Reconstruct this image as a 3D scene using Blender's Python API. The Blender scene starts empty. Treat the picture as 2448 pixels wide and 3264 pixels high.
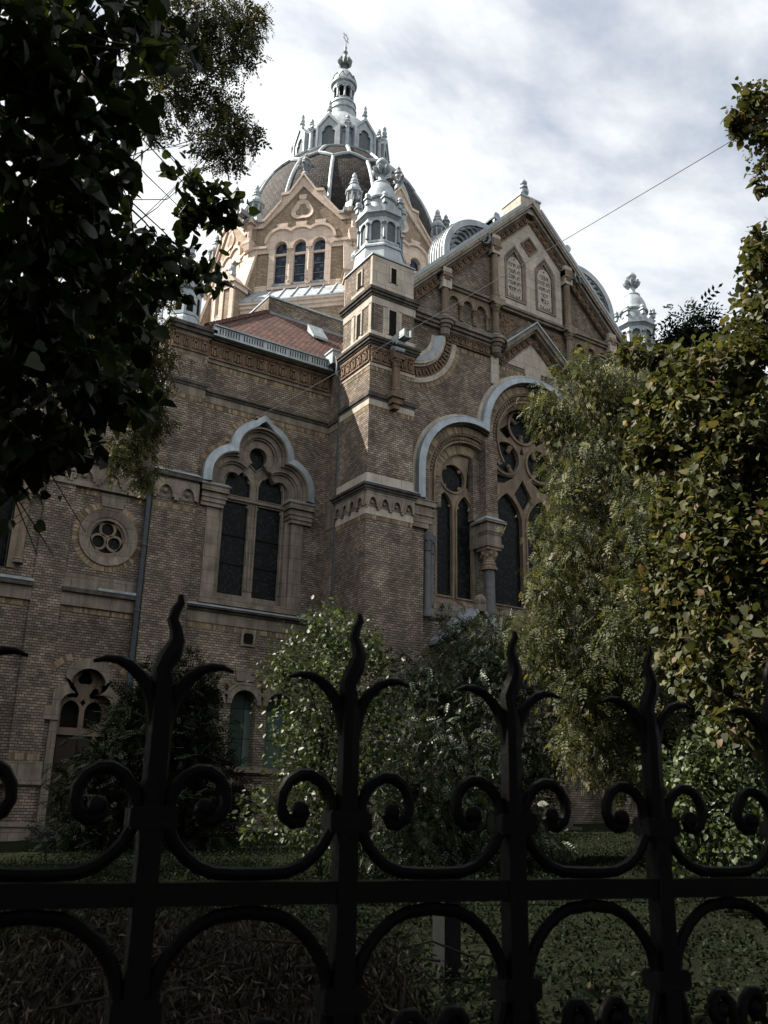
import bpy, math, random
import numpy as np
from mathutils import Vector, Matrix
from mathutils.geometry import tessellate_polygon
random.seed(7)
SC = bpy.context.scene
COL = SC.collection
pi, sin, cos, rad = math.pi, math.sin, math.cos, math.radians

# ------------------------------------------------------------------ materials
class N:
    """small node-tree helper"""
    def __init__(s, name):
        s.m = bpy.data.materials.new(name); s.m.use_nodes = True
        s.t = s.m.node_tree; s.t.nodes.clear()
        s.out = s.t.nodes.new('ShaderNodeOutputMaterial')
    def n(s, typ, **kw):
        x = s.t.nodes.new('ShaderNode' + typ)
        for k, v in kw.items():
            if k[0] == 'i' and k[1:].isdigit():
                s.set(x.inputs[int(k[1:])], v)
            elif k.startswith('in_'):
                s.set(x.inputs[k[3:].replace('_', ' ')], v)
            else:
                setattr(x, k, v)
        return x
    def set(s, sock, v):
        if isinstance(v, bpy.types.NodeSocket): s.t.links.new(v, sock)
        else: sock.default_value = v
    def math(s, op, a, b=0.0, c=0.0):
        return s.n('Math', operation=op, i0=a, i1=b, i2=c).outputs[0]
    def ramp(s, fac, stops, interp='LINEAR'):
        r = s.n('ValToRGB', i0=fac); e = r.color_ramp; e.interpolation = interp
        while len(e.elements) > 1: e.elements.remove(e.elements[-1])
        e.elements[0].position = stops[0][0]; e.elements[0].color = c4(stops[0][1])
        for p, c in stops[1:]:
            q = e.elements.new(p); q.color = c4(c)
        return r.outputs[0]
    def noise(s, vec, scale, detail=4, rough=0.55, dist=0.0):
        return s.n('TexNoise', in_Vector=vec, in_Scale=scale, in_Detail=detail, in_Roughness=rough, in_Distortion=dist).outputs[0]
    def mix(s, fac, a, b, mode='MIX'):
        x = s.n('MixRGB', blend_type=mode, i0=fac, i1=a, i2=b)
        return x.outputs[0]
    def tint(s):
        return s.n('Attribute', attribute_name='tint').outputs['Fac']
    def pos(s):
        return s.n('NewGeometry').outputs['Position']
    def bump(s, h, strength=0.3, dist=0.02):
        return s.n('Bump', in_Strength=strength, in_Distance=dist, in_Height=h).outputs[0]
    def principled(s, col, rough=0.8, spec=0.3, metal=0.0, normal=None, **kw):
        b = s.n('BsdfPrincipled')
        s.set(b.inputs['Base Color'], c4(col) if isinstance(col, tuple) else col)
        s.set(b.inputs['Roughness'], rough); s.set(b.inputs['Metallic'], metal)
        s.set(b.inputs['Specular IOR Level'], spec)
        if normal is not None: s.set(b.inputs['Normal'], normal)
        s.t.links.new(b.outputs[0], s.out.inputs[0])
        return b
    def wallvec(s):
        g = s.n('NewGeometry')
        sn = s.n('SeparateXYZ', i0=g.outputs['True Normal']); sp = s.n('SeparateXYZ', i0=g.outputs['Position'])
        u = s.math('SUBTRACT', s.math('MULTIPLY', sn.outputs[0], sp.outputs[1]), s.math('MULTIPLY', sn.outputs[1], sp.outputs[0]))
        return s.n('CombineXYZ', i0=u, i1=sp.outputs[2], i2=0.0).outputs[0], g.outputs['Position']
def c4(c):
    return (c[0], c[1], c[2], 1.0)
def grey(v): return (v, v, v)

MAT = {}
def mat_brick(name, stops, mortar, dirt=0.5, soot=0.5):
    k = N(name); v, p = k.wallvec()
    b = k.n('TexBrick', in_Vector=v, in_Scale=1.0, offset=0.5, squash=1.0)
    for nm, val in (('Color1', (0, 0, 0, 1)), ('Color2', (1, 1, 1, 1)), ('Mortar', (0, 0, 0, 1)), ('Mortar Size', 0.0085), ('Mortar Smooth', 0.1), ('Bias', 0.0), ('Brick Width', 0.152), ('Row Height', 0.0765)):
        b.inputs[nm].default_value = val
    big = k.noise(p, 0.45, 5, 0.6)
    mid = k.noise(p, 1.7, 4, 0.6)
    g = k.math('ADD', k.math('MULTIPLY', b.outputs['Color'], 0.48), k.math('MULTIPLY', k.math('SUBTRACT', mid, 0.5), 1.2))
    g = k.math('ADD', g, 0.25)
    col = k.ramp(g, stops)
    sz = k.n('SeparateXYZ', i0=p)
    bed = k.math('LESS_THAN', k.math('ABSOLUTE', k.math('SUBTRACT', k.math('FRACT', k.math('ADD', k.math('DIVIDE', sz.outputs[2], 0.0765), 0.5)), 0.5)), 0.12)
    col = k.mix(k.math('MAXIMUM', k.math('MULTIPLY', b.outputs['Fac'], 0.62), bed), col, c4(mortar))
    d = k.ramp(big, [(0.3, grey(1 - dirt)), (0.62, grey(1.0))])
    col = k.mix(1.0, col, d, 'MULTIPLY')
    st = k.ramp(k.noise(k.n('Mapping', i0=p, i3=(0.9, 0.9, 0.16)).outputs[0], 1.3, 6, 0.65), [(0.38, grey(1 - soot)), (0.6, grey(1.0))])
    col = k.mix(1.0, col, st, 'MULTIPLY')
    h = k.math('SUBTRACT', k.math('MULTIPLY', k.noise(p, 40, 2), 0.3), b.outputs['Fac'])
    k.principled(col, 0.88, 0.15, normal=k.bump(h, 0.5, 0.012))
    MAT[name] = k.m
mat_brick('brick', [(0.0, (.115, .096, .078)), (0.3, (.185, .152, .121)), (0.55, (.265, .217, .17)), (0.75, (.365, .302, .236)), (1.0, (.49, .415, .33))], (.033, .027, .022), 0.26, 0.3)
mat_brick('clean_brick', [(0.0, (.23, .175, .125)), (0.4, (.33, .255, .185)), (0.75, (.44, .35, .255)), (1.0, (.55, .45, .33))], (.13, .10, .077), 0.15, 0.14)

def mat_stone(name, a, b, c, dirt, streak=0.5, rough=0.9, scale=1.0, bump=0.4):
    k = N(name); p = k.pos()
    n1 = k.noise(p, 2.2 * scale, 7, 0.62, 0.3)
    col = k.ramp(n1, [(0.28, a), (0.5, b), (0.75, c)])
    st = k.noise(k.n('Mapping', i0=p, i3=(2.6, 2.6, 0.3)).outputs[0], 1.2, 6, 0.7)
    col = k.mix(k.math('MULTIPLY', k.ramp(st, [(0.42, grey(1)), (0.6, grey(0))]), streak), col, c4(dirt))
    fine = k.noise(p, 30 * scale, 4, 0.7)
    col = k.mix(0.35, col, k.ramp(fine, [(0.3, grey(.35)), (0.7, grey(1.0))]), 'MULTIPLY')
    h = k.math('ADD', k.math('MULTIPLY', fine, 0.4), n1)
    if name in ('stone', 'pale_stone', 'clean_stone'):      # ashlar joints and slightly different blocks
        v, _ = k.wallvec(); j = k.n('TexBrick', in_Vector=v, in_Scale=1.0, offset=0.5)
        for nm, val in (('Color1', (.92, .92, .92, 1)), ('Color2', (1.12, 1.11, 1.09, 1)), ('Mortar', (.42, .4, .38, 1)), ('Mortar Size', 0.010), ('Mortar Smooth', 0.3), ('Bias', 0.0), ('Brick Width', 0.78), ('Row Height', 0.43)):
            j.inputs[nm].default_value = val
        col = k.mix(0.8, col, j.outputs['Color'], 'MULTIPLY')
    k.principled(col, rough, 0.2, normal=k.bump(h, bump, 0.02))
    MAT[name] = k.m
mat_stone('stone', (.18, .152, .122), (.255, .217, .175), (.34, .29, .235), (.07, .06, .048), 0.5)
mat_stone('pale_stone', (.38, .34, .285), (.48, .43, .365), (.57, .515, .44), (.19, .165, .135), 0.3)
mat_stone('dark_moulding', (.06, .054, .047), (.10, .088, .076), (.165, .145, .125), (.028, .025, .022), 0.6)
mat_stone('clean_stone', (.60, .485, .40), (.67, .55, .46), (.73, .61, .52), (.44, .35, .285), 0.25, scale=0.7, bump=0.15)
mat_stone('terracotta', (.145, .098, .066), (.22, .15, .10), (.30, .207, .138), (.068, .049, .036), 0.6)
mat_stone('tracery_stone', (.185, .14, .103), (.255, .195, .143), (.33, .26, .195), (.075, .058, .045), 0.5)
mat_stone('granite', (.085, .085, .09), (.115, .115, .12), (.15, .15, .155), (.06, .06, .063), 0.3, 0.5, 3.0, 0.05)
mat_stone('concrete', (.07, .066, .06), (.10, .095, .087), (.14, .133, .12), (.035, .033, .03), 0.6)
mat_stone('bark', (.025, .02, .016), (.045, .037, .03), (.07, .058, .046), (.025, .02, .016), 0.6, scale=4, bump=0.8)

def mat_zinc(name, a, b, c, rough=0.55):
    k = N(name); p = k.pos()
    n1 = k.noise(p, 1.6, 6, 0.6, 0.4)
    st = k.noise(k.n('Mapping', i0=p, i3=(3.2, 3.2, 0.5)).outputs[0], 1.6, 5, 0.65)
    col = k.ramp(k.math('ADD', k.math('MULTIPLY', n1, 0.5), k.math('MULTIPLY', st, 0.5)), [(0.32, a), (0.5, b), (0.68, c)])
    fine = k.noise(p, 18, 4, 0.7)
    col = k.mix(0.3, col, k.ramp(fine, [(0.3, grey(.5)), (0.65, grey(1.0))]), 'MULTIPLY')
    k.principled(col, k.ramp(fine, [(0.2, grey(rough - .1)), (0.8, grey(rough + .15))]), 0.5, 0.25, normal=k.bump(fine, 0.15, 0.01))
    MAT[name] = k.m
mat_zinc('zinc', (.19, .225, .245), (.33, .375, .40), (.50, .55, .57))
mat_zinc('zinc_dark', (.12, .135, .145), (.18, .20, .215), (.26, .285, .30))
mat_zinc('lead_blue', (.19, .22, .24), (.285, .33, .36), (.41, .46, .495))

def mat_glass(name, base, gx, gz, lead, tone=(.0, .0, .0)):
    k = N(name); v, p = k.wallvec()
    vv = k.n('TexBrick', in_Vector=v, in_Scale=1.0, offset=0.0)
    for nm, val in (('Color1', (0, 0, 0, 1)), ('Color2', (1, 1, 1, 1)), ('Mortar', (0, 0, 0, 1)), ('Mortar Size', lead), ('Mortar Smooth', 0.3), ('Bias', 0.0), ('Brick Width', gx), ('Row Height', gz)):
        vv.inputs[nm].default_value = val
    col = k.ramp(vv.outputs['Color'], [(0.0, base), (0.6, tuple(min(1, x * 1.9) for x in base)), (1.0, tuple(min(1, x * 4 + .006) for x in base))])
    col = k.mix(vv.outputs['Fac'], col, (.006, .006, .006, 1))
    h = k.math('ADD', vv.outputs['Color'], k.noise(p, 7, 3))
    k.principled(col, 0.28, 0.07, normal=k.bump(h, 0.45, 0.02))
    MAT[name] = k.m
mat_glass('stained_glass', (.004, .0055, .006), .085, .085, .012)
mat_glass('blue_glass', (.022, .028, .040), .20, .20, .006)
mat_glass('green_shutter', (.022, .032, .027), 2.0, .9, .012)

def simple(name, col, rough=0.8, spec=0.3, metal=0.0, var=0.35, sc=6.0, bump=0.2):
    k = N(name); p = k.pos(); n1 = k.noise(p, sc, 6, 0.65)
    cc = k.ramp(n1, [(0.25, tuple(x * (1 - var) for x in col)), (0.75, tuple(min(1, x * (1 + var)) for x in col))])
    k.principled(cc, rough, spec, metal, normal=k.bump(n1, bump, 0.02)); MAT[name] = k.m
simple('void', (.012, .011, .010), 0.9, 0.05)
simple('dark_wood', (.022, .014, .009), 0.6, 0.3)
simple('louvre', (.10, .115, .12), 0.7)
simple('ink', (.10, .088, .072), 0.9, 0.1)
simple('wire', (.07, .073, .078), 0.6)
simple('pipe', (.045, .055, .064), 0.5, 0.35, 0.1)
simple('post_paint', (.014, .015, .0145), 0.9, 0.05)
k = N('iron'); p = k.pos(); n1 = k.noise(p, 28, 7, 0.7); n2 = k.noise(p, 120, 5, 0.7)
col = k.ramp(k.math('ADD', k.math('MULTIPLY', n1, .6), k.math('MULTIPLY', n2, .4)), [(0.36, (.0012, .0012, .0013)), (0.54, (.002, .002, .0021)), (0.62, (.007, .0045, .003)), (0.7, (.013, .0075, .0045))])
k.principled(col, k.ramp(n2, [(0.3, grey(.38)), (0.7, grey(.7))]), 0.10, 0.0, normal=k.bump(k.math('ADD', n1, k.math('MULTIPLY', n2, .5)), 0.35, 0.004)); MAT['iron'] = k.m

def mat_blockbrick(name, stops):   # brick voussoirs: each block carries its own shade
    k = N(name); p = k.pos()
    col = k.ramp(k.tint(), stops)
    col = k.mix(0.5, col, k.ramp(k.noise(p, 9, 5, 0.7), [(0.3, grey(.4)), (0.7, grey(1.0))]), 'MULTIPLY')
    k.principled(col, 0.88, 0.15, normal=k.bump(k.noise(p, 40, 3), 0.3, 0.01)); MAT[name] = k.m
mat_blockbrick('voussoir', [(0, (.14, .105, .075)), (0.5, (.25, .19, .125)), (1, (.38, .29, .19))])
mat_blockbrick('clean_voussoir', [(0, (.30, .21, .13)), (0.5, (.40, .29, .175)), (1, (.52, .40, .25))])

def mat_scales(name):          # dome: round-ended slates in rows, in polar coordinates round the dome's own axis
    k = N(name); p = k.pos()
    q = k.n('VectorMath', operation='SUBTRACT', i0=p, i1=(22.08, 40.2, 0)).outputs[0]
    s = k.n('SeparateXYZ', i0=q)
    ang = k.math('ARCTAN2', s.outputs[1], s.outputs[0])
    v = k.n('CombineXYZ', i0=k.math('MULTIPLY', ang, 5.2), i1=k.math('MULTIPLY', s.outputs[2], 1.15), i2=0.0).outputs[0]
    b = k.n('TexBrick', in_Vector=v, in_Scale=1.0, offset=0.5)
    for nm, val in (('Color1', (0, 0, 0, 1)), ('Color2', (1, 1, 1, 1)), ('Mortar', (0, 0, 0, 1)), ('Mortar Size', 0.028), ('Mortar Smooth', 0.6), ('Bias', 0.0), ('Brick Width', 0.27), ('Row Height', 0.25)):
        b.inputs[nm].default_value = val
    n1 = k.noise(p, 0.7, 6, 0.65)
    n1 = k.math('ADD', k.math('MULTIPLY', k.math('SUBTRACT', n1, .5), 1.8), .5)
    g = k.math('ADD', k.math('MULTIPLY', b.outputs['Color'], 0.45), k.math('MULTIPLY', n1, 0.6))
    col = k.ramp(g, [(0.15, (.013, .0115, .0105)), (0.5, (.025, .022, .020)), (0.8, (.06, .051, .045)), (1.0, (.12, .102, .088))])
    col = k.mix(k.math('MULTIPLY', b.outputs['Fac'], 0.6), col, (.012, .0105, .0095, 1))
    h = k.math('SUBTRACT', b.outputs['Color'], k.math('MULTIPLY', b.outputs['Fac'], 1.5))
    k.principled(col, 0.75, 0.15, normal=k.bump(h, 0.45, 0.05)); MAT[name] = k.m
mat_scales('slate_scales')

def mat_tiles(name):           # beaver-tail roof tiles: rows up the slope
    k = N(name); g = k.n('NewGeometry'); p = g.outputs['Position']
    sn = k.n('SeparateXYZ', i0=g.outputs['True Normal']); sp = k.n('SeparateXYZ', i0=p)
    u = k.math('SUBTRACT', k.math('MULTIPLY', sn.outputs[0], sp.outputs[1]), k.math('MULTIPLY', sn.outputs[1], sp.outputs[0]))
    u = k.math('MULTIPLY', u, 1.4)
    v = k.n('CombineXYZ', i0=u, i1=k.math('MULTIPLY', sp.outputs[2], 1.4), i2=0.0).outputs[0]
    b = k.n('TexBrick', in_Vector=v, in_Scale=1.0, offset=0.5)
    for nm, val in (('Color1', (0, 0, 0, 1)), ('Color2', (1, 1, 1, 1)), ('Mortar', (0, 0, 0, 1)), ('Mortar Size', 0.03), ('Mortar Smooth', 0.5), ('Bias', 0.0), ('Brick Width', 0.19), ('Row Height', 0.17)):
        b.inputs[nm].default_value = val
    g2 = k.math('ADD', k.math('MULTIPLY', b.outputs['Color'], 0.55), k.math('MULTIPLY', k.noise(p, 0.9, 6, 0.7), 0.5))
    col = k.ramp(g2, [(0.1, (.045, .021, .017)), (0.45, (.10, .041, .03)), (0.7, (.17, .07, .046)), (1.0, (.26, .115, .077))])
    col = k.mix(k.math('MULTIPLY', b.outputs['Fac'], 0.8), col, (.025, .014, .012, 1))
    h = k.math('SUBTRACT', b.outputs['Color'], k.math('MULTIPLY', b.outputs['Fac'], 1.5))
    k.principled(col, 0.75, 0.3, normal=k.bump(h, 0.8, 0.04)); MAT[name] = k.m
mat_tiles('roof_tiles')

def mat_leaf(name, stops, trans=0.33, rough=0.55, spec=0.18):
    k = N(name); col = k.ramp(k.tint(), stops)
    b = k.n('BsdfPrincipled'); k.set(b.inputs['Base Color'], col); b.inputs['Roughness'].default_value = rough
    b.inputs['Specular IOR Level'].default_value = spec
    t = k.n('BsdfTranslucent', i0=k.mix(1.0, col, (1.0, 1.0, 0.45, 1), 'MULTIPLY'))
    m = k.n('MixShader', i0=trans, i1=b.outputs[0], i2=t.outputs[0])
    k.t.links.new(m.outputs[0], k.out.inputs[0]); MAT[name] = k.m
mat_leaf('leaf_sophora', [(0, (.044, .054, .028)), (0.45, (.082, .092, .047)), (0.7, (.16, .155, .072)), (1, (.32, .285, .135))])
mat_leaf('leaf_linden', [(0, (.045, .054, .028)), (0.45, (.088, .094, .044)), (0.75, (.145, .135, .056)), (0.93, (.14, .10, .055)), (1, (.19, .115, .075))])
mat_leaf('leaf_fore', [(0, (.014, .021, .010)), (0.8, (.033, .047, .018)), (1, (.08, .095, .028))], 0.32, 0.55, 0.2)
mat_leaf('leaf_shrub', [(0, (.036, .05, .023)), (0.6, (.06, .08, .035)), (1, (.14, .165, .075))], 0.26, 0.45, 0.28)
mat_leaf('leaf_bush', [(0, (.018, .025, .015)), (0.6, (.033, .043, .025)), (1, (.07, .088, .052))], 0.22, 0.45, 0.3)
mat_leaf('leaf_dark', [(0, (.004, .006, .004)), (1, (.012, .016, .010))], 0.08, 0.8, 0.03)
mat_leaf('leaf_fine', [(0, (.028, .034, .015)), (0.6, (.06, .065, .026)), (1, (.14, .12, .045))], 0.3)
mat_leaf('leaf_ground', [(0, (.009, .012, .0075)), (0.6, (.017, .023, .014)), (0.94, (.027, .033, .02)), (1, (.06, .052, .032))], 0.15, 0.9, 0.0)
mat_leaf('leaf_dry', [(0, (.014, .010, .007)), (0.6, (.034, .025, .017)), (1, (.12, .09, .06))], 0.1, 0.6, 0.3)

def mat_ground(name):
    k = N(name); p = k.pos()
    a = k.noise(p, 0.5, 6, 0.65); f = k.noise(p, 9.0, 6, 0.7)
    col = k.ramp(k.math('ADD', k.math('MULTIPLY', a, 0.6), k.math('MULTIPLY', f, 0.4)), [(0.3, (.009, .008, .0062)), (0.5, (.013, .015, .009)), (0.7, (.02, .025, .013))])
    k.principled(col, 1.0, 0.0, normal=k.bump(f, 0.8, 0.06)); MAT[name] = k.m
mat_ground('grass_soil')

# ------------------------------------------------------------------ mesh builder
class MB:
    def __init__(s, M=None):
        s.v, s.f, s.t, s.M = [], [], [], M
    def add(s, pts, faces, tint=0.5):
        b = len(s.v)
        for q in pts:
            q = Vector(q)
            s.v.append(s.M @ q if s.M else q)
        for f in faces:
            s.f.append([b + i for i in f]); s.t.append(tint)
        return s
    def box(s, x0, x1, y0, y1, z0, z1, tint=0.5):
        p = [(x, y, z) for z in (z0, z1) for y in (y0, y1) for x in (x0, x1)]
        return s.add(p, [(0, 2, 3, 1), (4, 5, 7, 6), (0, 1, 5, 4), (2, 6, 7, 3), (0, 4, 6, 2), (1, 3, 7, 5)], tint)
    def cbox(s, cx, cy, z0, z1, hx, hy=None, tint=0.5):
        hy = hx if hy is None else hy
        return s.box(cx - hx, cx + hx, cy - hy, cy + hy, z0, z1, tint)
    def frustum(s, x0, x1, y0, y1, z0, z1, dx, dy):
        p = [(x0, y0, z0), (x1, y0, z0), (x1, y1, z0), (x0, y1, z0), (x0 + dx, y0 + dy, z1), (x1 - dx, y0 + dy, z1), (x1 - dx, y1 - dy, z1), (x0 + dx, y1 - dy, z1)]
        return s.add(p, [(0, 3, 2, 1), (4, 5, 6, 7), (0, 1, 5, 4), (1, 2, 6, 5), (2, 3, 7, 6), (3, 0, 4, 7)])
    def plate(s, outer, holes, y0, y1, tint=0.5, back=True):
        """(x,z) polygon with holes, from y0 (front) to y1"""
        loops = [list(outer)] + [list(h) for h in holes]
        if len(loops) == 1:
            n = len(outer); f = [list(range(n))]
            s.add([(x, y0, z) for x, z in outer], f, tint)
            if back: s.add([(x, y1, z) for x, z in outer], [list(range(n))[::-1]], tint)
        else:
            tri = tessellate_polygon([[Vector((x, z, 0)) for x, z in l] for l in loops])
            flat = [q for l in loops for q in l]
            s.add([(x, y0, z) for x, z in flat], tri, tint)
            if back: s.add([(x, y1, z) for x, z in flat], [t[::-1] for t in tri], tint)
        for l in loops:
            n = len(l)
            s.add([(x, y0, z) for x, z in l] + [(x, y1, z) for x, z in l], [(i, (i + 1) % n, n + (i + 1) % n, n + i) for i in range(n)], tint)
        return s
    def ring(s, inner, outer, y0, y1, closed=False, yin=None):
        """ribbon between two polylines with the same number of points; yin = front depth of the inner edge"""
        n = len(inner); yi = y0 if yin is None else yin
        p = [(x, y0, z) for x, z in outer] + [(x, yi, z) for x, z in inner] + [(x, y1, z) for x, z in outer] + [(x, y1, z) for x, z in inner]
        f = []
        for i in range(n if closed else n - 1):
            j = (i + 1) % n
            f += [(i, j, n + j, n + i), (i, 2 * n + i, 2 * n + j, j), (n + i, n + j, 3 * n + j, 3 * n + i)]
        if not closed:
            f += [(0, n, 3 * n, 2 * n), (n - 1, 3 * n - 1, 4 * n - 1, 2 * n - 1)]
        return s.add(p, f)
    def lathe(s, cx, cy, prof, n=16, a0=0.0, a1=2 * pi, caps=True):
        full = abs(a1 - a0 - 2 * pi) < 1e-6; m = n if full else n + 1
        p = [(cx + r * cos(a0 + (a1 - a0) * i / n), cy + r * sin(a0 + (a1 - a0) * i / n), z) for r, z in prof for i in range(m)]
        f = []
        for k in range(len(prof) - 1):
            for i in range(n):
                j = (i + 1) % m
                f.append((k * m + i, k * m + j, (k + 1) * m + j, (k + 1) * m + i))
        if full and caps:
            f += [tuple(range(m))[::-1], tuple((len(prof) - 1) * m + i for i in range(m))]
        return s.add(p, f)
    def tube(s, pts, r, n=8, tint=0.5):
        pts = [Vector(q) for q in pts]; R = r if isinstance(r, (list, tuple)) else [r] * len(pts)
        vs, fs, ref = [], [], None
        for i, q in enumerate(pts):
            d = (pts[min(i + 1, len(pts) - 1)] - pts[max(i - 1, 0)]).normalized()
            if ref is None: ref = Vector((0, 0, 1)) if abs(d.z) < 0.9 else Vector((1, 0, 0))
            a = d.cross(ref).normalized(); ref = a.cross(d).normalized()
            for k in range(n):
                t = 2 * pi * k / n
                vs.append(q + (a * cos(t) + ref * sin(t)) * R[i])
        for i in range(len(pts) - 1):
            for k in range(n):
                fs.append((i * n + k, i * n + (k + 1) % n, (i + 1) * n + (k + 1) % n, (i + 1) * n + k))
        fs += [tuple(range(n))[::-1], tuple((len(pts) - 1) * n + k for k in range(n))]
        return s.add(vs, fs, tint)
    def ball(s, x, y, z, r, n=8, sz=1.0):
        m = n // 2 + 1
        return s.lathe(x, y, [(max(1e-4, r * sin(pi * i / m)), z - r * sz * cos(pi * i / m)) for i in range(m + 1)], n)
    single = False
    def pieces(s):
        """face indices of the far-apart pieces of this mesh"""
        n = len(s.v); par = list(range(n))
        if s.single or n == 0: return [range(len(s.f))]
        def find(i):
            while par[i] != i:
                par[i] = par[par[i]]; i = par[i]
            return i
        for f in s.f:
            a = find(f[0])
            for j in f[1:]: par[find(j)] = a
        root = np.array([find(i) for i in range(n)]); ids, isl = np.unique(root, return_inverse=True); k = len(ids)
        if k == 1 or k > 1500: return [range(len(s.f))]
        co = np.array([tuple(v) for v in s.v]); lo = np.full((k, 3), 1e9); hi = -lo
        np.minimum.at(lo, isl, co); np.maximum.at(hi, isl, co)
        size = (hi - lo).max(1)
        gap = np.maximum(0, np.maximum(lo[:, None] - hi[None], lo[None] - hi[:, None]))
        near = np.sqrt((gap ** 2).sum(2)) <= np.maximum(.02, .5 * np.maximum(size[:, None], size[None]))
        lab = -np.ones(k, int); c = 0
        for i in range(k):
            if lab[i] >= 0: continue
            st = [i]; lab[i] = c
            while st:
                j = st.pop()
                for q in np.nonzero(near[j] & (lab < 0))[0]: lab[q] = c; st.append(q)
            c += 1
        out = [[] for _ in range(c)]
        for fi, f in enumerate(s.f): out[lab[isl[f[0]]]].append(fi)
        return [o for o in out if o]
    def mesh(s, name, smooth=False):
        me = bpy.data.meshes.new(name)
        me.from_pydata([tuple(q) for q in s.v], [], s.f)
        at = me.attributes.new('tint', 'FLOAT', 'FACE'); at.data.foreach_set('value', s.t)
        if smooth: me.polygons.foreach_set('use_smooth', [True] * len(me.polygons))
        me.update()
        return me
    def build(s, name, mat, parent=None, smooth=False, label=None):
        import bmesh
        groups = s.pieces()
        if len(groups) > 1:
            first = None
            for fs in groups:
                m = MB(); used = sorted({i for f in fs for i in s.f[f]}); ix = {v: k for k, v in enumerate(used)}
                m.v = [s.v[i] for i in used]; m.f = [[ix[i] for i in s.f[f]] for f in fs]; m.t = [s.t[f] for f in fs]
                m.single = True
                o = m.build(name, mat, parent, smooth, label)
                first = first or o
            return first
        me = s.mesh(name, smooth)
        bm = bmesh.new(); bm.from_mesh(me); bmesh.ops.recalc_face_normals(bm, faces=bm.faces); bm.to_mesh(me); bm.free()
        me.materials.append(MAT[mat])
        o = bpy.data.objects.new(name, me); COL.objects.link(o)
        if smooth:
            try: me.set_sharp_from_angle(angle=rad(40))
            except Exception: pass
        if parent is not None: o.parent = parent
        if label: o['label'] = label
        return o

def thing(name, label, cat, loc=(0, 0, 0), group=None):
    o = bpy.data.objects.new(name, None); COL.objects.link(o); o.location = loc; o.empty_display_size = 0.3
    return tag(o, label, cat, group)
def tag(o, label, cat, group=None, kind=None):
    o['label'] = label; o['category'] = cat
    if group: o['group'] = group
    if kind: o['kind'] = kind
    return o
def copy_part(o, parent, M=None):
    """copy of a part and its sub-parts"""
    c = o.copy(); COL.objects.link(c); c.parent = parent
    if M is not None: c.matrix_local = M @ o.matrix_local
    for ch in list(o.children):
        d = ch.copy(); COL.objects.link(d); d.parent = c
    return c
def arc(cx, cz, r, a0, a1, n=12, rz=None):
    rz = r if rz is None else rz
    return [(cx + r * cos(rad(a0 + (a1 - a0) * i / n)), cz + rz * sin(rad(a0 + (a1 - a0) * i / n))) for i in range(n + 1)]
def circ(cx, cz, r, n=24):
    return [(cx + r * cos(2 * pi * i / n), cz + r * sin(2 * pi * i / n)) for i in range(n)]
def arched(x0, x1, z0, zs, rise=None, n=10, cusp=0.0):
    """window opening: straight legs, round (or pointed when rise > half width) head"""
    w = (x1 - x0) / 2; c = (x0 + x1) / 2; rise = w if rise is None else rise
    p = [(x0, z0), (x1, z0), (x1, zs)]
    if rise <= w * 1.01:
        p += arc(c, zs, w, 0, 180, n)[1:]
    else:
        R = (rise * rise + w * w) / (2 * w)
        a = math.degrees(math.asin(min(1, rise / R)))
        p += arc(x1 - R, zs, R, 0, a, n // 2)[1:] + arc(x0 + R, zs, R, 180 - a, 180, n // 2)[1:]
    return p
def multifoil(cx, cz, r, k=4, a0=90, n=6, f=0.62):
    """k-lobed opening"""
    p = []
    for i in range(k):
        a = rad(a0 + 360 * i / k); lx, lz = cx + r * (1 - f) * 1.25 * cos(a), cz + r * (1 - f) * 1.25 * sin(a)
        p += arc(lx, lz, r * f * 0.86, math.degrees(a) - 180 / k - 25, math.degrees(a) + 180 / k + 25, n)
    return p
def voussoirs(mb, cx, cz, r0, r1, a0, a1, n, y0, y1, gap=0.12):
    for i in range(n):
        b0 = a0 + (a1 - a0) * (i + gap / 2) / n; b1 = a0 + (a1 - a0) * (i + 1 - gap / 2) / n
        q = [(cx + r * cos(rad(b)), cz + r * sin(rad(b))) for r, b in ((r0, b0), (r1, b0), (r1, b1), (r0, b1))]
        mb.plate(q, [], y0, y1, random.random(), back=False)
def soldier(mb, x0, x1, z0, z1, y0, y1, w=0.076):
    n = max(1, int((x1 - x0) / w)); s = (x1 - x0) / n
    for i in range(n):
        mb.box(x0 + i * s + .006, x0 + (i + 1) * s - .006, y0, y1, z0 + .006, z1 - .006, random.random())
def relief(mb, x0, x1, z0, z1, y, pitch=0.36, d=0.045):
    """moulded terracotta frieze: hollow squares with a knob, divided by little consoles"""
    n = max(1, round((x1 - x0) / pitch)); s = (x1 - x0) / n; h = z1 - z0
    mb.box(x0, x1, y, y + .08, z0, z1)
    mb.box(x0, x1, y - d * .9, y, z0 + h * .9, z1)
    mb.box(x0, x1, y - d * .6, y, z0, z0 + h * .09)
    m = max(2, int((x1 - x0) / 0.085))
    for i in range(m):
        a = x0 + (x1 - x0) * i / m
        mb.box(a, a + (x1 - x0) / m * .5, y - d * .9, y, z0 + h * .80, z0 + h * .88)
    for i in range(n):
        c = x0 + (i + .5) * s; w = s * .27
        mb.box(c - w, c - w * .55, y - d, y, z0 + h * .2, z0 + h * .68)
        mb.box(c + w * .55, c + w, y - d, y, z0 + h * .2, z0 + h * .68)
        mb.box(c - w, c + w, y - d, y, z0 + h * .62, z0 + h * .72)
        mb.box(c - w * .3, c + w * .3, y - d * 1.2, y, z0 + h * .14, z0 + h * .46)
        mb.box(x0 + i * s - s * .07 if i else x0, x0 + i * s + s * .07, y - d * .7, y, z0 + h * .12, z0 + h * .3)
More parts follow.
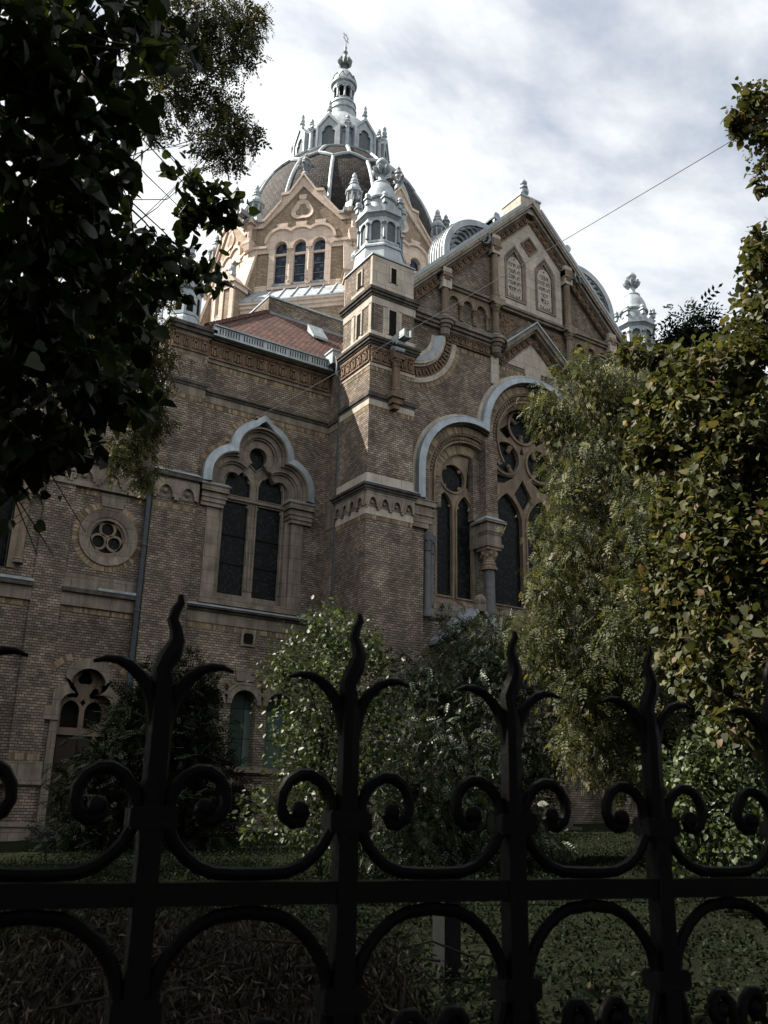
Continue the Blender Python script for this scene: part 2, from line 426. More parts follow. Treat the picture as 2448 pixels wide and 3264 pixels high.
def arcade(mb, x0, x1, z0, z1, y, pitch=0.42, d=0.07):
    """corbel table of little round arches"""
    n = max(1, round((x1 - x0) / pitch)); s = (x1 - x0) / n; h = z1 - z0
    r = s * .33; rz = h * .62
    outer = [(x0, z1), (x0, z0)]
    for i in range(n):
        c = x0 + (i + .5) * s
        outer += arc(c, z0 + h * .02, r, 180, 0, 10, rz)
    outer += [(x1, z0), (x1, z1)]
    mb.plate(outer, [], y - d, y, back=False)
    for i in range(n):
        c = x0 + (i + .5) * s
        mb.ring(arc(c, z0 + h * .02, r * .95, 180, 0, 10, rz * .96), arc(c, z0 + h * .02, r * 1.25, 180, 0, 10, rz * 1.2), y - d - .04, y - d)
        mb.ball(c, y - .02, z0 + h * .3, r * .36, 6)
        mb.box(x0 + i * s - (s * .1 if i else 0), x0 + i * s + s * .1, y - d - .03, y, z0 - h * .12, z0 + h * .1)
def mouldings(mb, x0, x1, y0, y1, levels):
    """stack of projecting courses round a rectangular shaft"""
    for z0, z1, p in levels:
        mb.box(x0 - p, x1 + p, y0 - p, y1 + p, z0, z1)
def column(mb, x, y, z0, z1, r, n=12):
    h = z1 - z0
    mb.lathe(x, y, [(r * 1.45, z0), (r * 1.45, z0 + r * .5), (r * 1.15, z0 + r * .7), (r * 1.3, z0 + r * 1.0), (r, z0 + r * 1.4), (r * .94, z1 - r * 2.6), (r * 1.15, z1 - r * 2.45), (r * .98, z1 - r * 2.25), (r * 1.2, z1 - r * 1.3), (r * 1.55, z1 - r * .55), (r * 1.55, z1 - r * .5)], n)
    mb.cbox(x, y, z1 - r * .52, z1, r * 1.55)
    for i in range(6):
        a = 2 * pi * i / 6
        mb.ball(x + cos(a) * r * 1.25, y + sin(a) * r * 1.25, z1 - r * 1.1, r * .42, 6)
# ------------------------------------------------------------------ the synagogue (one thing)
ROOT = thing('synagogue', 'large domed synagogue of yellow-brown brick and stone with grey zinc turrets', 'synagogue', (0, 0, 0))
XC = 21.87           # axis of the gabled front
def mx(x): return 2 * XC - x

# ---- corner towers -------------------------------------------------
def corner_tower():
    x0, x1, y0, y1 = 14.28, 16.06, 23.37, 25.25
    t = MB()
    t.box(x0, x1, y0, y1, 0.3, 16.6); t.box(x0, x1 - .02, y0, y1, 16.6, 18.5)
    t.box(x0, x1 - .05, y0 + .02, y1, 18.5, 19.98)
    tower = t.build('corner_tower', 'brick', ROOT)
    s = MB()                                    # bands and weathered string courses
    mouldings(s, x0, x1, y0, y1, [(11.6, 11.88, .02), (14.27, 14.5, .018), (15.70, 15.82, .025), (18.05, 18.36, .02), (16.78, 17.02, .025), (10.5, 10.74, .02)])
    s.box(x0 - .012, x1 - .03, y0 - .0, y1, 18.66, 19.97) if False else None
    s.box(x0 + .0, x1 - .06, y0 - .012, y0 + .05, 18.66, 19.95)
    for a, b in ((x0 + .46, x0 + .68), (x0 + .98, x0 + 1.22)): s.box(a, b, y0 - .02, y0 + .1, 16.95, 18.08)
    for a, b in ((y0 + .0, y0 + .16), (y0 + .62, y0 + .80), (y0 + 1.12, y0 + 1.3)): s.box(x0 - .02, x0 + .1, a, b, 16.95, 18.08)
    s.box(x0 - .014, x0 + .05, y0 + .5, y0 + 1.4, 18.66, 18.95); s.box(x0 - .013, x0 + .05, y0, y0 + .12, 18.66, 19.95)
    s.build('stone_band', 'pale_stone', tower)
    c = MB()
    mouldings(c, x0, x1, y0, y1, [(16.42, 16.5, .05), (16.5, 16.58, .09), (16.58, 16.68, .14), (16.68, 16.78, .18)])
    mouldings(c, x0, x1 - .03, y0, y1, [(18.36, 18.44, .06), (18.44, 18.54, .11), (18.54, 18.66, .16)])
    mouldings(c, x0, x1, y0, y1, [(14.5, 14.58, .04), (14.58, 14.68, .08), (14.68, 14.75, .055)])
    mouldings(c, x0, x1, y0, y1, [(11.26, 11.34, .09), (11.34, 11.42, .13), (11.42, 11.5, .19)])
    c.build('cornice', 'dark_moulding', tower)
    z = MB()                                    # lead weatherings
    z.frustum(x0 - .2, x1 + .2, y0 - .2, y1 + .2, 11.5, 11.63, .2, .2)
    z.frustum(x0 - .18, x1 + .18, y0 - .18, y1 + .18, 16.78, 16.83, .18, .18)
    z.frustum(x0 - .16, x1 + .13, y0 - .16, y1 + .16, 18.66, 18.71, .16, .16)
    z.box(x0 - .05, x1 - .01, y0 - .04, y1 + .05, 19.98, 20.03)
    z.build('flashing', 'lead_blue', tower)
    f = MB()
    relief(f, x0 + .02, x1 - .02, 15.83, 16.42, y0 - .045, 0.34, .05)
    f.M = Matrix.Translation((x0, 0, 0)) @ Matrix.Rotation(rad(-90), 4, 'Z')
    relief(f, -y1 + .02, -y0 - .02, 15.83, 16.42, -.045, 0.34, .05)
    f.build('frieze', 'terracotta', tower)
    g = MB()
    g.box(x0 - .01, x1 + .01, y0 - .01, y1 + .01, 10.74, 11.26)
    arcade(g, x0 - .04, x1 + .04, 10.74, 11.26, y0 - .01, .44, .06)
    g.M = Matrix.Translation((x0, 0, 0)) @ Matrix.Rotation(rad(-90), 4, 'Z')
    arcade(g, -y1, -y0 + .0, 10.74, 11.26, -.01, .44, .06)
    g.build('arcaded_frieze', 'stone', tower)
    b = MB()                                    # soldier courses
    for z0, z1 in ((14.12, 14.27), (15.55, 15.70), (10.34, 10.5)):
        soldier(b, x0 + .01, x1 - .01, z0, z1, y0 - .008, y0 + .05)
        b.M = Matrix.Translation((x0, 0, 0)) @ Matrix.Rotation(rad(-90), 4, 'Z')
        soldier(b, -y1 + .01, -y0 - .01, z0, z1, -.008, .05); b.M = None
    b.build('soldier_course', 'voussoir', tower)
    for (a, bb, z0, z1, dd) in ((14.97, 15.27, 17.05, 18.0, .03), (15.02, 15.24, 19.1, 19.68, .022)):
        w = MB(); w.ring([(a, z0), (a, z1), (bb, z1), (bb, z0)], [(a - .07, z0 - .02), (a - .07, z1 + .08), (bb + .07, z1 + .08), (bb + .07, z0 - .02)], y0 - .05, y0)
        fr = w.build('slit_window', 'pale_stone', tower)
        v = MB(); v.box(a, bb, y0 - dd + .002, y0 + .02, z0, z1); v.build('opening', 'void', tower)
    w = MB(Matrix.Translation((x0, 0, 0)) @ Matrix.Rotation(rad(-90), 4, 'Z'))
    v = MB(w.M)
    for (ya, yb, z0, z1) in ((24.0, 24.26, 17.1, 17.95), (24.05, 24.3, 19.05, 19.65)):
        a, bb = -yb, -ya
        w.ring([(a, z0), (a, z1), (bb, z1), (bb, z0)], [(a - .07, z0 - .02), (a - .07, z1 + .08), (bb + .07, z1 + .08), (bb + .07, z0 - .02)], -.05, 0)
        v.box(a, bb, -.03, .02, z0, z1)
    w.build('slit_window', 'pale_stone', tower); v.build('opening', 'void', tower)
    k = MB()                                    # bracketed colonnette under the gargoyle
    cx, cy = 15.2, 23.18
    k.frustum(cx - .27, cx + .27, cy - .2, y0 + .03, 14.62, 14.80, .0, .0); k.box(cx - .2, cx + .2, cy - .13, y0 + .03, 14.42, 14.62); k.box(cx - .12, cx + .12, cy - .07, y0 + .03, 14.25, 14.42)
    column(k, cx, cy, 14.80, 16.12, .13)
    k.cbox(cx, cy + .04, 16.12, 16.42, .2)
    k.build('colonnette', 'terracotta', tower)
    q = MB(); q.box(cx - .13, cx + .13, cy - .62, y0 - .05, 16.66, 16.72)
    q.box(cx - .16, cx - .1, cy - .68, y0 - .05, 16.66, 16.92); q.box(cx + .1, cx + .16, cy - .68, y0 - .05, 16.66, 16.92)
    for i in range(3): q.tube([(cx - .17, cy + .06 - .12 * i, 16.5 - .06 * i), (cx + .17, cy + .06 - .12 * i, 16.5 - .06 * i)], .085, 8)
    q.tube([(cx - .2, cy - .3, 16.56), (cx + .2, cy - .3, 16.56)], .07, 8)
    q.build('gargoyle_spout', 'zinc', tower)
    return tower
TOWER = corner_tower()
copy_part(TOWER, ROOT, Matrix.Translation((27.68 - 14.28, 0, 0)))

# ---- zinc turrets on the towers -------------------------------------
def octo(mb, cx, cy, prof):     # profile given by apothem
    mb.lathe(cx, cy, [(a / cos(rad(22.5)), z) for a, z in prof], 8, rad(22.5), rad(22.5) + 2 * pi)
def face_mats(cx, cy):
    return [Matrix.Translation((cx, cy, 0)) @ Matrix.Rotation(rad(45 * i), 4, 'Z') for i in range(8)]
def turret():
    cx, cy = 15.14, 24.31
    t = MB()
    octo(t, cx, cy, [(.88, 20.03), (.82, 20.6), (.86, 20.62), (.86, 20.68), (.80, 20.76), (.76, 20.80), (.70, 20.86), (.66, 20.9), (.66, 21.9), (.74, 21.92), (.80, 22.0), (.87, 22.05), (.87, 22.1), (.80, 22.12), (.5, 22.13)])
    for M in face_mats(cx, cy):
        t.M = M; w = .73 * math.tan(rad(22.5))
        t.plate([(-w, 20.86), (w, 20.86), (w, 21.95), (-w, 21.95)], [arched(-.17, .17, 20.95, 21.6)], -.73, -.655)
        t.ring(arc(0, 21.6, .175, 0, 180, 10), arc(0, 21.6, .225, 0, 180, 10), -.75, -.73)
        w = .80 * math.tan(rad(22.5))
        t.plate([(-w, 22.1), (w, 22.1), (w, 22.5), (w - .09, 22.5)] + [(.2 * cos(a), 22.5 - .2 * sin(a)) for a in [pi * i / 8 for i in range(9)]] + [(-w + .09, 22.5), (-w, 22.5)], [], -.80, -.74)
        t.M = None
    body = t.build('turret', 'zinc', ROOT)
    for M in face_mats(cx, cy):
        p = MB(M); p.box(-.18, .18, -.672, -.664, 20.93, 21.8); p.build('window_panel', 'louvre', body)
        R = Matrix.Rotation(rad(22.5), 4, 'Z')
        r = .745 / cos(rad(22.5))
        v = M @ R @ Vector((0, -r, 0))
        k = MB(); column(k, v.x, v.y, 20.98, 21.66, .045, 8); k.build('colonnette', 'zinc_dark', body, True)
        v = M @ R @ Vector((0, -.78 / cos(rad(22.5)), 0))
        k = MB(); k.cbox(v.x, v.y, 22.42, 22.62, .075); k.cbox(v.x, v.y, 22.62, 22.67, .12); k.ball(v.x, v.y, 22.78, .115, 10, 1.1); k.build('ball_finial', 'zinc', body)
    d = MB()
    d.lathe(cx, cy, [(.55, 22.12), (.55, 22.85), (.62, 22.88), (.64, 22.95), (.60, 23.0), (.58, 23.12), (.53, 23.35), (.43, 23.58), (.33, 23.72), (.32, 23.75), (.34, 23.78), (.33, 23.82), (.25, 23.87), (.18, 23.92)], 28)
    d.build('turret_dome', 'zinc', body, True)
    f = MB()
    f.lathe(cx, cy, [(.17, 23.9), (.14, 23.95), (.14, 24.16), (.19, 24.2), (.15, 24.24), (.12, 24.28)], 14)
    for i in range(8):                          # tulip of leaves and a bud
        a = 2 * pi * i / 8
        f.tube([(cx + cos(a) * r, cy + sin(a) * r, z) for r, z in ((.10, 24.27), (.2, 24.31), (.29, 24.39), (.33, 24.48), (.29, 24.55))], [.05, .08, .09, .08, .03], 6)
    f.lathe(cx, cy, [(.10, 24.28), (.28, 24.40), (.30, 24.5), (.2, 24.54), (.13, 24.58), (.16, 24.64), (.23, 24.72), (.24, 24.8), (.19, 24.88), (.14, 24.96), (.06, 25.03), (.02, 25.07)], 14)
    f.build('turret_finial', 'zinc', body, True)
    return body
TURRET = turret()
copy_part(TURRET, ROOT, Matrix.Translation((27.68 - 14.28, 0, 0)))

# ---- gabled front ----------------------------------------------------
YW = 23.8
def gz(u): return 25.66 - .995 * abs(u)        # top line of the coping
def trefoil(rs, rc, zf=11.55, n=14, cs=(18.72, 12.68), cc=(XC, 14.75)):
    """outline of the three-lobed arch: side lobe radius rs, middle lobe radius rc"""
    dx, dz = cc[0] - cs[0], cc[1] - cs[1]; D = math.hypot(dx, dz)
    a = (rs * rs - rc * rc + D * D) / (2 * D); h = math.sqrt(max(0, rs * rs - a * a))
    px, pz = cs[0] + a * dx / D - h * dz / D, cs[1] + a * dz / D + h * dx / D
    a1 = math.degrees(math.atan2(pz - cs[1], px - cs[0])); b0 = math.degrees(math.atan2(pz - cc[1], px - cc[0])) % 360
    left = [(cs[0] - rs, zf)] + arc(cs[0], cs[1], rs, 180, a1, n)
    mid = arc(cc[0], cc[1], rc, b0, 90, n)
    half = left + mid
    return half + [(mx(x), z) for x, z in half[:-1][::-1]]
front = MB()
zl = 20.0
outer = [(16.0, .3), (mx(16.0), .3), (mx(16.0), gz(5.87) - .3), (XC, gz(0) - .3), (16.0, gz(5.87) - .3)]
hole = trefoil(2.07, 2.42)
hole = [(16.66, 7.9)] + hole[0:] + [(mx(16.66), 7.9)]
front.plate(outer, [hole], YW, YW + .5)
front.box(16.0, mx(16.0), 24.75, 25.0, 7.5, 17.5)
FRONT = front.build('gabled_wall', 'brick', ROOT)

cp = MB()                                       # raking coping
for s in (1, -1):
    M = Matrix.Translation((XC, 0, 0)) @ Matrix.Scale(s, 4, (1, 0, 0))
    cp.M = M
    q = lambda u, d: (u, gz(u) - d)
    cp.plate([q(0, .05), q(-5.85, .05), q(-5.85, .3), q(0, .3)], [], 23.40, 24.3)
    cp.plate([q(0, .3), q(-5.85, .3), q(-5.85, .42), q(0, .42)], [], 23.47, 24.2)
    cp.plate([q(0, .42), q(-5.85, .42), q(-5.85, .56), q(0, .56)], [], 23.54, 24.2)
for a, b in ((17.38, 17.78), (19.76, 20.16)):   # corbel blocks over the columns
    for xa, xb in ((a, b), (mx(b), mx(a))):
        u = min(abs(xa - XC), abs(xb - XC)); cp.M = None
        cp.box(xa, xb, 23.47, YW, gz(max(abs(xa - XC), abs(xb - XC))) - 1.3, gz(max(abs(xa - XC), abs(xb - XC))) - .45)
COPING = cp.build('coping', 'pale_stone', FRONT)
cz = MB()
for s in (1, -1):
    cz.M = Matrix.Translation((XC, 0, 0)) @ Matrix.Scale(s, 4, (1, 0, 0))
    q = lambda u, d: (u, gz(u) - d)
    cz.plate([q(-.45, .0), q(-5.86, .0), q(-5.86, .17), q(-.45, .17)], [], 23.37, 24.5)
cz.build('coping_flashing', 'lead_blue', FRONT)
dk = MB()
for s in (1, -1):
    dk.M = Matrix.Translation((XC, 0, 0)) @ Matrix.Scale(s, 4, (1, 0, 0))
    q = lambda u, d: (u, gz(u) - d)
    dk.plate([q(0, .56), q(-5.85, .56), q(-5.85, .64), q(0, .64)], [], 23.62, 24.0)
    dk.plate([q(0, .43), q(-5.85, .43), q(-5.85, .47), q(0, .47)], [], 23.44, 23.6)
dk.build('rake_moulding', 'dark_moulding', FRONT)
sl = math.atan(.995)
for s in (1, -1):
    fr = MB(Matrix.Translation((XC, 0, gz(0) - 1.06)) @ Matrix.Scale(s, 4, (1, 0, 0)) @ Matrix.Rotation(-sl, 4, 'Y'))
    L = 5.85 / cos(sl)
    for a, b in ((-L, -4.5 / cos(sl)), (-4.08 / cos(sl), -2.12 / cos(sl)), (-1.7 / cos(sl), -.02)):
        relief(fr, a, b, -.04, .30, YW - .12, .33, .06)
    fr.build('raking_frieze', 'terracotta', FRONT)
# pedestal on the apex
pd = MB(); pd.box(21.36, 22.42, 23.56, 24.7, 24.9, 25.64); PED = pd.build('apex_pedestal', 'pale_stone', FRONT)
pd = MB(); pd.box(21.32, 22.46, 23.52, 24.74, 25.64, 25.72); pd.build('pedestal_cap', 'zinc', FRONT)
fi = MB(); fi.lathe(21.72, 23.75, [(.2, 25.72), (.14, 25.8), (.1, 25.86), (.2, 25.95), (.21, 26.08), (.1, 26.17), (.17, 26.22), (.16, 26.3), (.07, 26.36), (.14, 26.42), (.15, 26.5), (.08, 26.6), (.02, 26.7)], 12)
fi.build('apex_finial', 'zinc', FRONT, True)
# stone field with the two tablets
st = MB()
field = [(20.2, 20.3), (mx(20.2), 20.3), (mx(20.2), gz(XC - 20.2) - 1.08), (XC, gz(0) - 1.1), (20.2, gz(XC - 20.2) - 1.08)]
def tabframe(cx, w, z0, z1, pk):
    return [(cx - w, z0), (cx + w, z0), (cx + w, z1), (cx, z1 + pk), (cx - w, z1)]
holes = [tabframe(c, .46, 20.72, 22.5, .58) for c in (21.08, 22.66)]
dia = [(XC, 23.02), (XC + .38, 23.42), (XC, 23.82), (XC - .38, 23.42)]
st.plate(field, holes + [dia], YW - .09, YW, back=False)
FIELD = st.build('tablet_field', 'pale_stone', FRONT)
mo = MB()
for c in (21.08, 22.66):
    mo.ring(tabframe(c, .455, 20.725, 22.5, .575), tabframe(c, .53, 20.65, 22.54, .64), YW - .125, YW - .085, True, YW - .09)
    mo.ring(tabframe(c, .40, 20.78, 22.42, .50), tabframe(c, .45, 20.73, 22.48, .56), YW - .07, YW - .03, True)
mo.ring([(XC, 23.02 + .0), (XC + .38, 23.42), (XC, 23.82), (XC - .38, 23.42)], [(XC, 22.93), (XC + .47, 23.42), (XC, 23.91), (XC - .47, 23.42)], YW - .13, YW - .085, True)
mo.build('tablet_moulding', 'stone', FIELD)
dd = MB(); dd.plate([(XC, 23.03), (XC + .37, 23.42), (XC, 23.81), (XC - .37, 23.42)], [], YW - .035, YW)
for i in range(9):
    a = 2 * pi * i / 8; r = .13 if i < 8 else 0
    dd.ball(XC + r * cos(a), YW - .04, 23.42 + r * sin(a) * 1.05, .055, 8)
dd.build('diamond_panel', 'terracotta', FIELD)
TAB = [['לא תרצח', 'לא תנאף', 'לא תגנב', 'לא תענה', 'לא תחמד'], ['אנכי', 'לא יהיה', 'לא תשא', 'זכר', 'כבד']]
for k, c in enumerate((21.08, 22.66)):
    tb = MB(); tb.plate([(c - .36, 20.82), (c + .36, 20.82), (c + .36, 22.25)] + arc(c, 22.25, .36, 0, 180, 12, .42)[1:], [], YW - .045, YW + .1)
    T = tb.build('tablet', 'pale_stone', FRONT)
    # writing, each line set right to left
    im = None
    vs, fs = [], []
    for j, line in enumerate(TAB[k]):
        cu = bpy.data.curves.new('line', 'FONT'); cu.body = line[::-1]; cu.size = .262; cu.extrude = .004; cu.offset = .002; cu.align_x = 'CENTER'
        ob = bpy.data.objects.new('line', cu); COL.objects.link(ob)
        bpy.context.view_layer.update()
        me = bpy.data.meshes.new_from_object(ob.evaluated_get(bpy.context.evaluated_depsgraph_get()))
        xs = [v.co.x for v in me.vertices] or [0]
        wid = max(xs) - min(xs); mid = (max(xs) + min(xs)) / 2
        sx = min(1.0, .62 / max(wid, .01)); off = 0
        b = len(vs); zz = 22.2 - j * .268
        vs += [(c + (v.co.x - mid) * sx + off, YW - .049 - v.co.z, zz + v.co.y) for v in me.vertices]
        fs += [[b + i for i in p.vertices] for p in me.polygons]
        bpy.data.objects.remove(ob); bpy.data.curves.remove(cu); bpy.data.meshes.remove(me)
    tx = MB(); tx.v = [Vector(v) for v in vs]; tx.f = fs; tx.t = [.5] * len(fs)
    tx.build('inscription', 'ink', T)
    km = MB()
    for dx, zz in ((0, 22.56), (-.24, 20.93), (.24, 20.93)): km.ball(c + dx, YW - .05, zz, .035, 6)
    for i in range(5): km.box(c - .2 + .1 * i - .02, c - .2 + .1 * i + .02, YW - .06, YW - .04, 20.84, 20.84 + (.05, .1, .04, .09, .05)[i])
    km.build('tablet_fixing', 'ink', T)

# horizontal string courses
sc = MB()
for x0, x1, z in ((17.35, 20.3, 20.26), (mx(20.3), mx(17.35), 20.26), (20.3, mx(20.3), 20.26)):
    sc.box(x0, x1, 23.62, YW, z - .2, z - .1); sc.box(x0, x1, 23.54, YW, z - .1, z)
for c in (19.97, mx(19.97)): sc.box(c - .32, c + .32, 23.42, YW, 20.06, 20.3)
def run(x0, x1, z):                            # main cornice
    sc.box(x0, x1, 23.66, YW, z - .42, z - .32); sc.box(x0, x1, 23.56, YW, z - .32, z - .2); sc.box(x0, x1, 23.46, YW, z - .2, z - .05)
for f in (lambda a, b: (a, b), lambda a, b: (mx(b), mx(a))):
    for a, b in ((16.06, 17.4), (17.75, 20.48)): run(*f(a, b), 18.66)
for c in (17.57, 19.97, mx(17.57), mx(19.97)):
    sc.lathe(c, 23.6, [(.2, 18.24), (.22, 18.34), (.3, 18.36), (.31, 18.46), (.36, 18.48), (.36, 18.61)], 14)
for s in (1, -1):
    sc.M = Matrix.Translation((XC, 0, 0)) @ Matrix.Scale(s, 4, (1, 0, 0))
    k = (19.83 - 18.55) / 1.5; m = lambda u, d: (u, 19.87 - k * abs(u) - d)
    sc.plate([m(0, .07), m(-1.52, .07), m(-1.52, .3), m(0, .3)], [], 23.44, YW)
    sc.plate([m(0, .3), m(-1.5, .3), m(-1.5, .42), m(0, .42)], [], 23.54, YW)
sc.M = None
sc.build('string_course', 'stone', FRONT)
sz = MB()                                      # flashing on the little gable and the cornices
for s in (1, -1):
    sz.M = Matrix.Translation((XC, 0, 0)) @ Matrix.Scale(s, 4, (1, 0, 0))
    k = (19.83 - 18.55) / 1.5; m = lambda u, d: (u, 19.87 - k * abs(u) - d)
    sz.plate([m(0, 0), m(-1.56, 0), m(-1.56, .075), m(0, .075)], [], 23.38, YW + .05)
    for c in (17.57, 19.97): sz.lathe(c - XC, 23.6, [(.37, 18.61), (.3, 18.66), (.19, 18.74)], 14)
sz.M = None
for f in (lambda a, b: (a, b), lambda a, b: (mx(b), mx(a))):
    for a, b in ((16.06, 17.3), (17.8, 19.75)):
        a, b = f(a, b); sz.add([(a, 23.44, 18.615), (b, 23.44, 18.615), (b, YW - .0, 18.74), (a, YW - .0, 18.74), (a, 23.44, 18.6), (b, 23.44, 18.6), (b, YW, 18.6), (a, YW, 18.6)], [(0, 1, 2, 3), (4, 7, 6, 5), (0, 4, 5, 1), (1, 5, 6, 2), (2, 6, 7, 3), (3, 7, 4, 0)])
sz.build('cornice_flashing', 'lead_blue', FRONT)
# terracotta friezes
fz = MB()
for s in (1, -1):
    fz.M = Matrix.Translation((XC, 0, 0)) @ Matrix.Scale(s, 4, (1, 0, 0))
    relief(fz, -3.98, -2.1, 17.84, 18.24, YW - .06, .34, .05)
    k = (19.83 - 18.55) / 1.5; an = math.atan(k)
    fz.M = Matrix.Translation((XC, 0, 19.87 - .42 - .32)) @ Matrix.Scale(s, 4, (1, 0, 0)) @ Matrix.Rotation(-an, 4, 'Y')
    relief(fz, -1.62 / cos(an), 0, -.08, .24, YW - .07, .34, .06)
    fz.M = Matrix.Translation((XC, 0, 0)) @ Matrix.Scale(s, 4, (1, 0, 0))
    tri = [(-1.62, 18.75), (-1.62, 19.92), (-.28, 19.92)]
    fz.plate(tri, [], YW - .05, YW)
    for i in range(26):
        a, b = random.random(), random.random()
        if a + b > 1: a, b = 1 - a, 1 - b
        x = -1.56 + a * 1.1; z = 19.86 - b * .95
        fz.ball(x, YW - .05, z, .055, 6)
fz.M = None
fz.build('terracotta_frieze', 'terracotta', FRONT)
# quarter-round returns beside the towers
for s in (1, -1):
    M = Matrix.Translation((XC, 0, 0)) @ Matrix.Scale(s, 4, (1, 0, 0))
    c = (-5.84, 17.95); A = lambda r, n=14: arc(c[0], c[1], r, 270, 358, n)
    r1 = MB(M); r1.ring(A(1.05), A(1.18), YW - .06, YW); r1.ring(A(1.40), A(1.52), YW - .24, YW); r1.ring(A(1.52), A(1.6), YW - .16, YW); r1.ring(A(1.98), A(2.16), YW - .05, YW)
    Q = r1.build('quarter_moulding', 'pale_stone', FRONT)
    r1 = MB(M); r1.ring(A(1.18), A(1.42), YW - .25, YW, yin=YW - .05); r1.build('quarter_flashing', 'lead_blue', Q)
    r1 = MB(M); r1.ring(A(1.6), A(1.98), YW - .05, YW)
    for i in range(9):
        a = rad(274 + 82 * i / 8.0)
        for da in (-.045, .045):
            r1.plate([(c[0] + r * cos(a + d2), c[1] + r * sin(a + d2)) for r, d2 in ((1.66, da - .018), (1.9, da - .018), (1.9, da + .018), (1.66, da + .018))], [], YW - .11, YW - .05)
        r1.ball(c[0] + 1.74 * cos(a), YW - .06, c[1] + 1.74 * sin(a), .06, 6)
    r1.build('quarter_frieze', 'terracotta', Q)
    v = MB(M); voussoirs(v, c[0], c[1], 2.17, 2.35, 270, 356, 46, YW - .01, YW + .05); v.build('quarter_brickwork', 'voussoir', Q)
# columns of the gable
for x in (17.57, mx(17.57)):
    k = MB(); column(k, x, 23.62, 18.72, 20.42, .14); k.cbox(x, 23.62, 20.42, gz(x - XC) - .85, .19); k.build('gable_column', 'tracery_stone', FRONT)
for x in (19.97, mx(19.97)):
    k = MB(); column(k, x, 23.62, 20.3, 22.62, .14); k.cbox(x, 23.62, 22.62, gz(x - XC) - .85, .19); k.build('gable_column', 'tracery_stone', FRONT)
    k = MB(); column(k, x, 23.62, 18.72, 20.06, .13); k.build('gable_column', 'tracery_stone', FRONT)
for x in (17.57, 19.97, mx(17.57), mx(19.97)):
    k = MB(); k.lathe(x, 23.64, [(.02, 17.82), (.12, 17.9), (.19, 17.98), (.19, 18.3)], 12); k.build('pendant', 'stone', FRONT, True)
k = MB()
for x in (19.97, mx(19.97)): k.box(x - .18, x + .18, YW - .09, YW, 16.75, 17.9)
k.plate([(21.6, 16.9), (22.14, 16.9), (22.3, 17.95), (21.44, 17.95)], [], YW - .07, YW)
k.plate([(20.62, 17.84), (mx(20.62), 17.84), (XC, 19.1)], [], YW - .03, YW)
k.build('pilaster_strip', 'pale_stone', FRONT)
# blind arcades
for s in (1, -1):
    M = Matrix.Translation((XC, 0, 0)) @ Matrix.Scale(s, 4, (1, 0, 0)); b = MB(M)
    ol = [(-4.15, 20.06), (-4.15, 19.38)]
    cs = (-3.83, -3.185, -2.54)
    for c in cs: ol += arc(c, 19.5, .235, 180, 0, 8, .3)
    ol += [(-2.1, 19.38), (-2.1, 20.06)]
    b.plate(ol, [], YW - .09, YW)
    for c in cs: b.ring(arc(c, 19.5, .235, 180, 0, 10, .3), arc(c, 19.5, .3, 180, 0, 10, .37), YW - .13, YW - .09)
    BA = b.build('blind_arcade', 'tracery_stone', FRONT)
    for c in (-3.51, -2.865, -2.24):
        kk = MB(M); column(kk, c, YW - .07, 18.85, 19.42, .06, 8); kk.build('arcade_colonnette', 'terracotta', BA)
    kk = MB(M); kk.box(-4.15, -2.1, YW - .05, YW, 18.66, 18.86); kk.build('arcade_sill', 'stone', BA)
sd = MB(); soldier(sd, 18.15, 19.75, 17.62, 17.8, YW - .012, YW + .03)
soldier(sd, mx(19.75), mx(18.15), 17.62, 17.8, YW - .012, YW + .03); soldier(sd, 20.2, 21.4, 17.5, 17.66, YW - .012, YW + .03)
sd.build('soldier_course', 'voussoir', FRONT)

# ---- three-lobed window group -----------------------------------------
h = MB(); h.ring(trefoil(2.30, 2.66), trefoil(2.44, 2.80), YW - .1, YW + .02); HOOD = h.build('window_hood', 'pale_stone', FRONT)
h = MB(); h.ring(trefoil(2.07, 2.42), trefoil(2.30, 2.66), YW - .3, YW + .02, yin=YW - .34)
h.ring(trefoil(2.29, 2.65), trefoil(2.32, 2.68), YW - .31, YW - .08); h.build('hood_flashing', 'lead_blue', HOOD)
h = MB(); h.ring(trefoil(2.04, 2.39), trefoil(2.08, 2.43), YW - .28, YW + .1); h.ring(trefoil(2.0, 2.35), trefoil(2.05, 2.40), YW - .2, YW + .1)
h.build('hood_moulding', 'dark_moulding', HOOD)
a = MB(); a.ring(trefoil(1.72, 2.06), trefoil(2.04, 2.4), YW - .05, YW + .3); a.ring(trefoil(1.02, 1.58), trefoil(1.42, 1.74), YW + .22, YW + .75)
ARCH = a.build('brick_archivolt', 'brick', FRONT)
v = MB()
for cx in (18.72, mx(18.72)):
    a0, a1 = (180, 62) if cx < XC else (0, 118)
    voussoirs(v, cx, 12.68, 1.74, 2.0, a0, a1, 42, YW - .07, YW - .04); voussoirs(v, cx, 12.68, 1.06, 1.38, a0, a1, 30, YW + .2, YW + .23)
voussoirs(v, XC, 14.75, 2.08, 2.36, 4 + 156 / 1.0, 18, 60, YW - .07, YW - .04)
voussoirs(v, XC, 14.75, 1.6, 1.72, 165, 15, 50, YW + .2, YW + .23)
v.build('voussoirs', 'voussoir', ARCH)
c = MB(); c.ring(trefoil(1.40, 1.72), trefoil(1.74, 2.08), YW + .06, YW + .4, yin=YW + .12); c.ring(trefoil(1.42, 1.74), trefoil(1.47, 1.79), YW - .0, YW + .1); c.ring(trefoil(1.68, 2.02), trefoil(1.74, 2.08), YW - .03, YW + .1)
pth = trefoil(1.57, 1.9, n=30)
for i in range(2, len(pth) - 2): c.ball(pth[i][0], YW + .07, pth[i][1], .06, 6)
c.build('carved_archivolt', 'tracery_stone', ARCH)
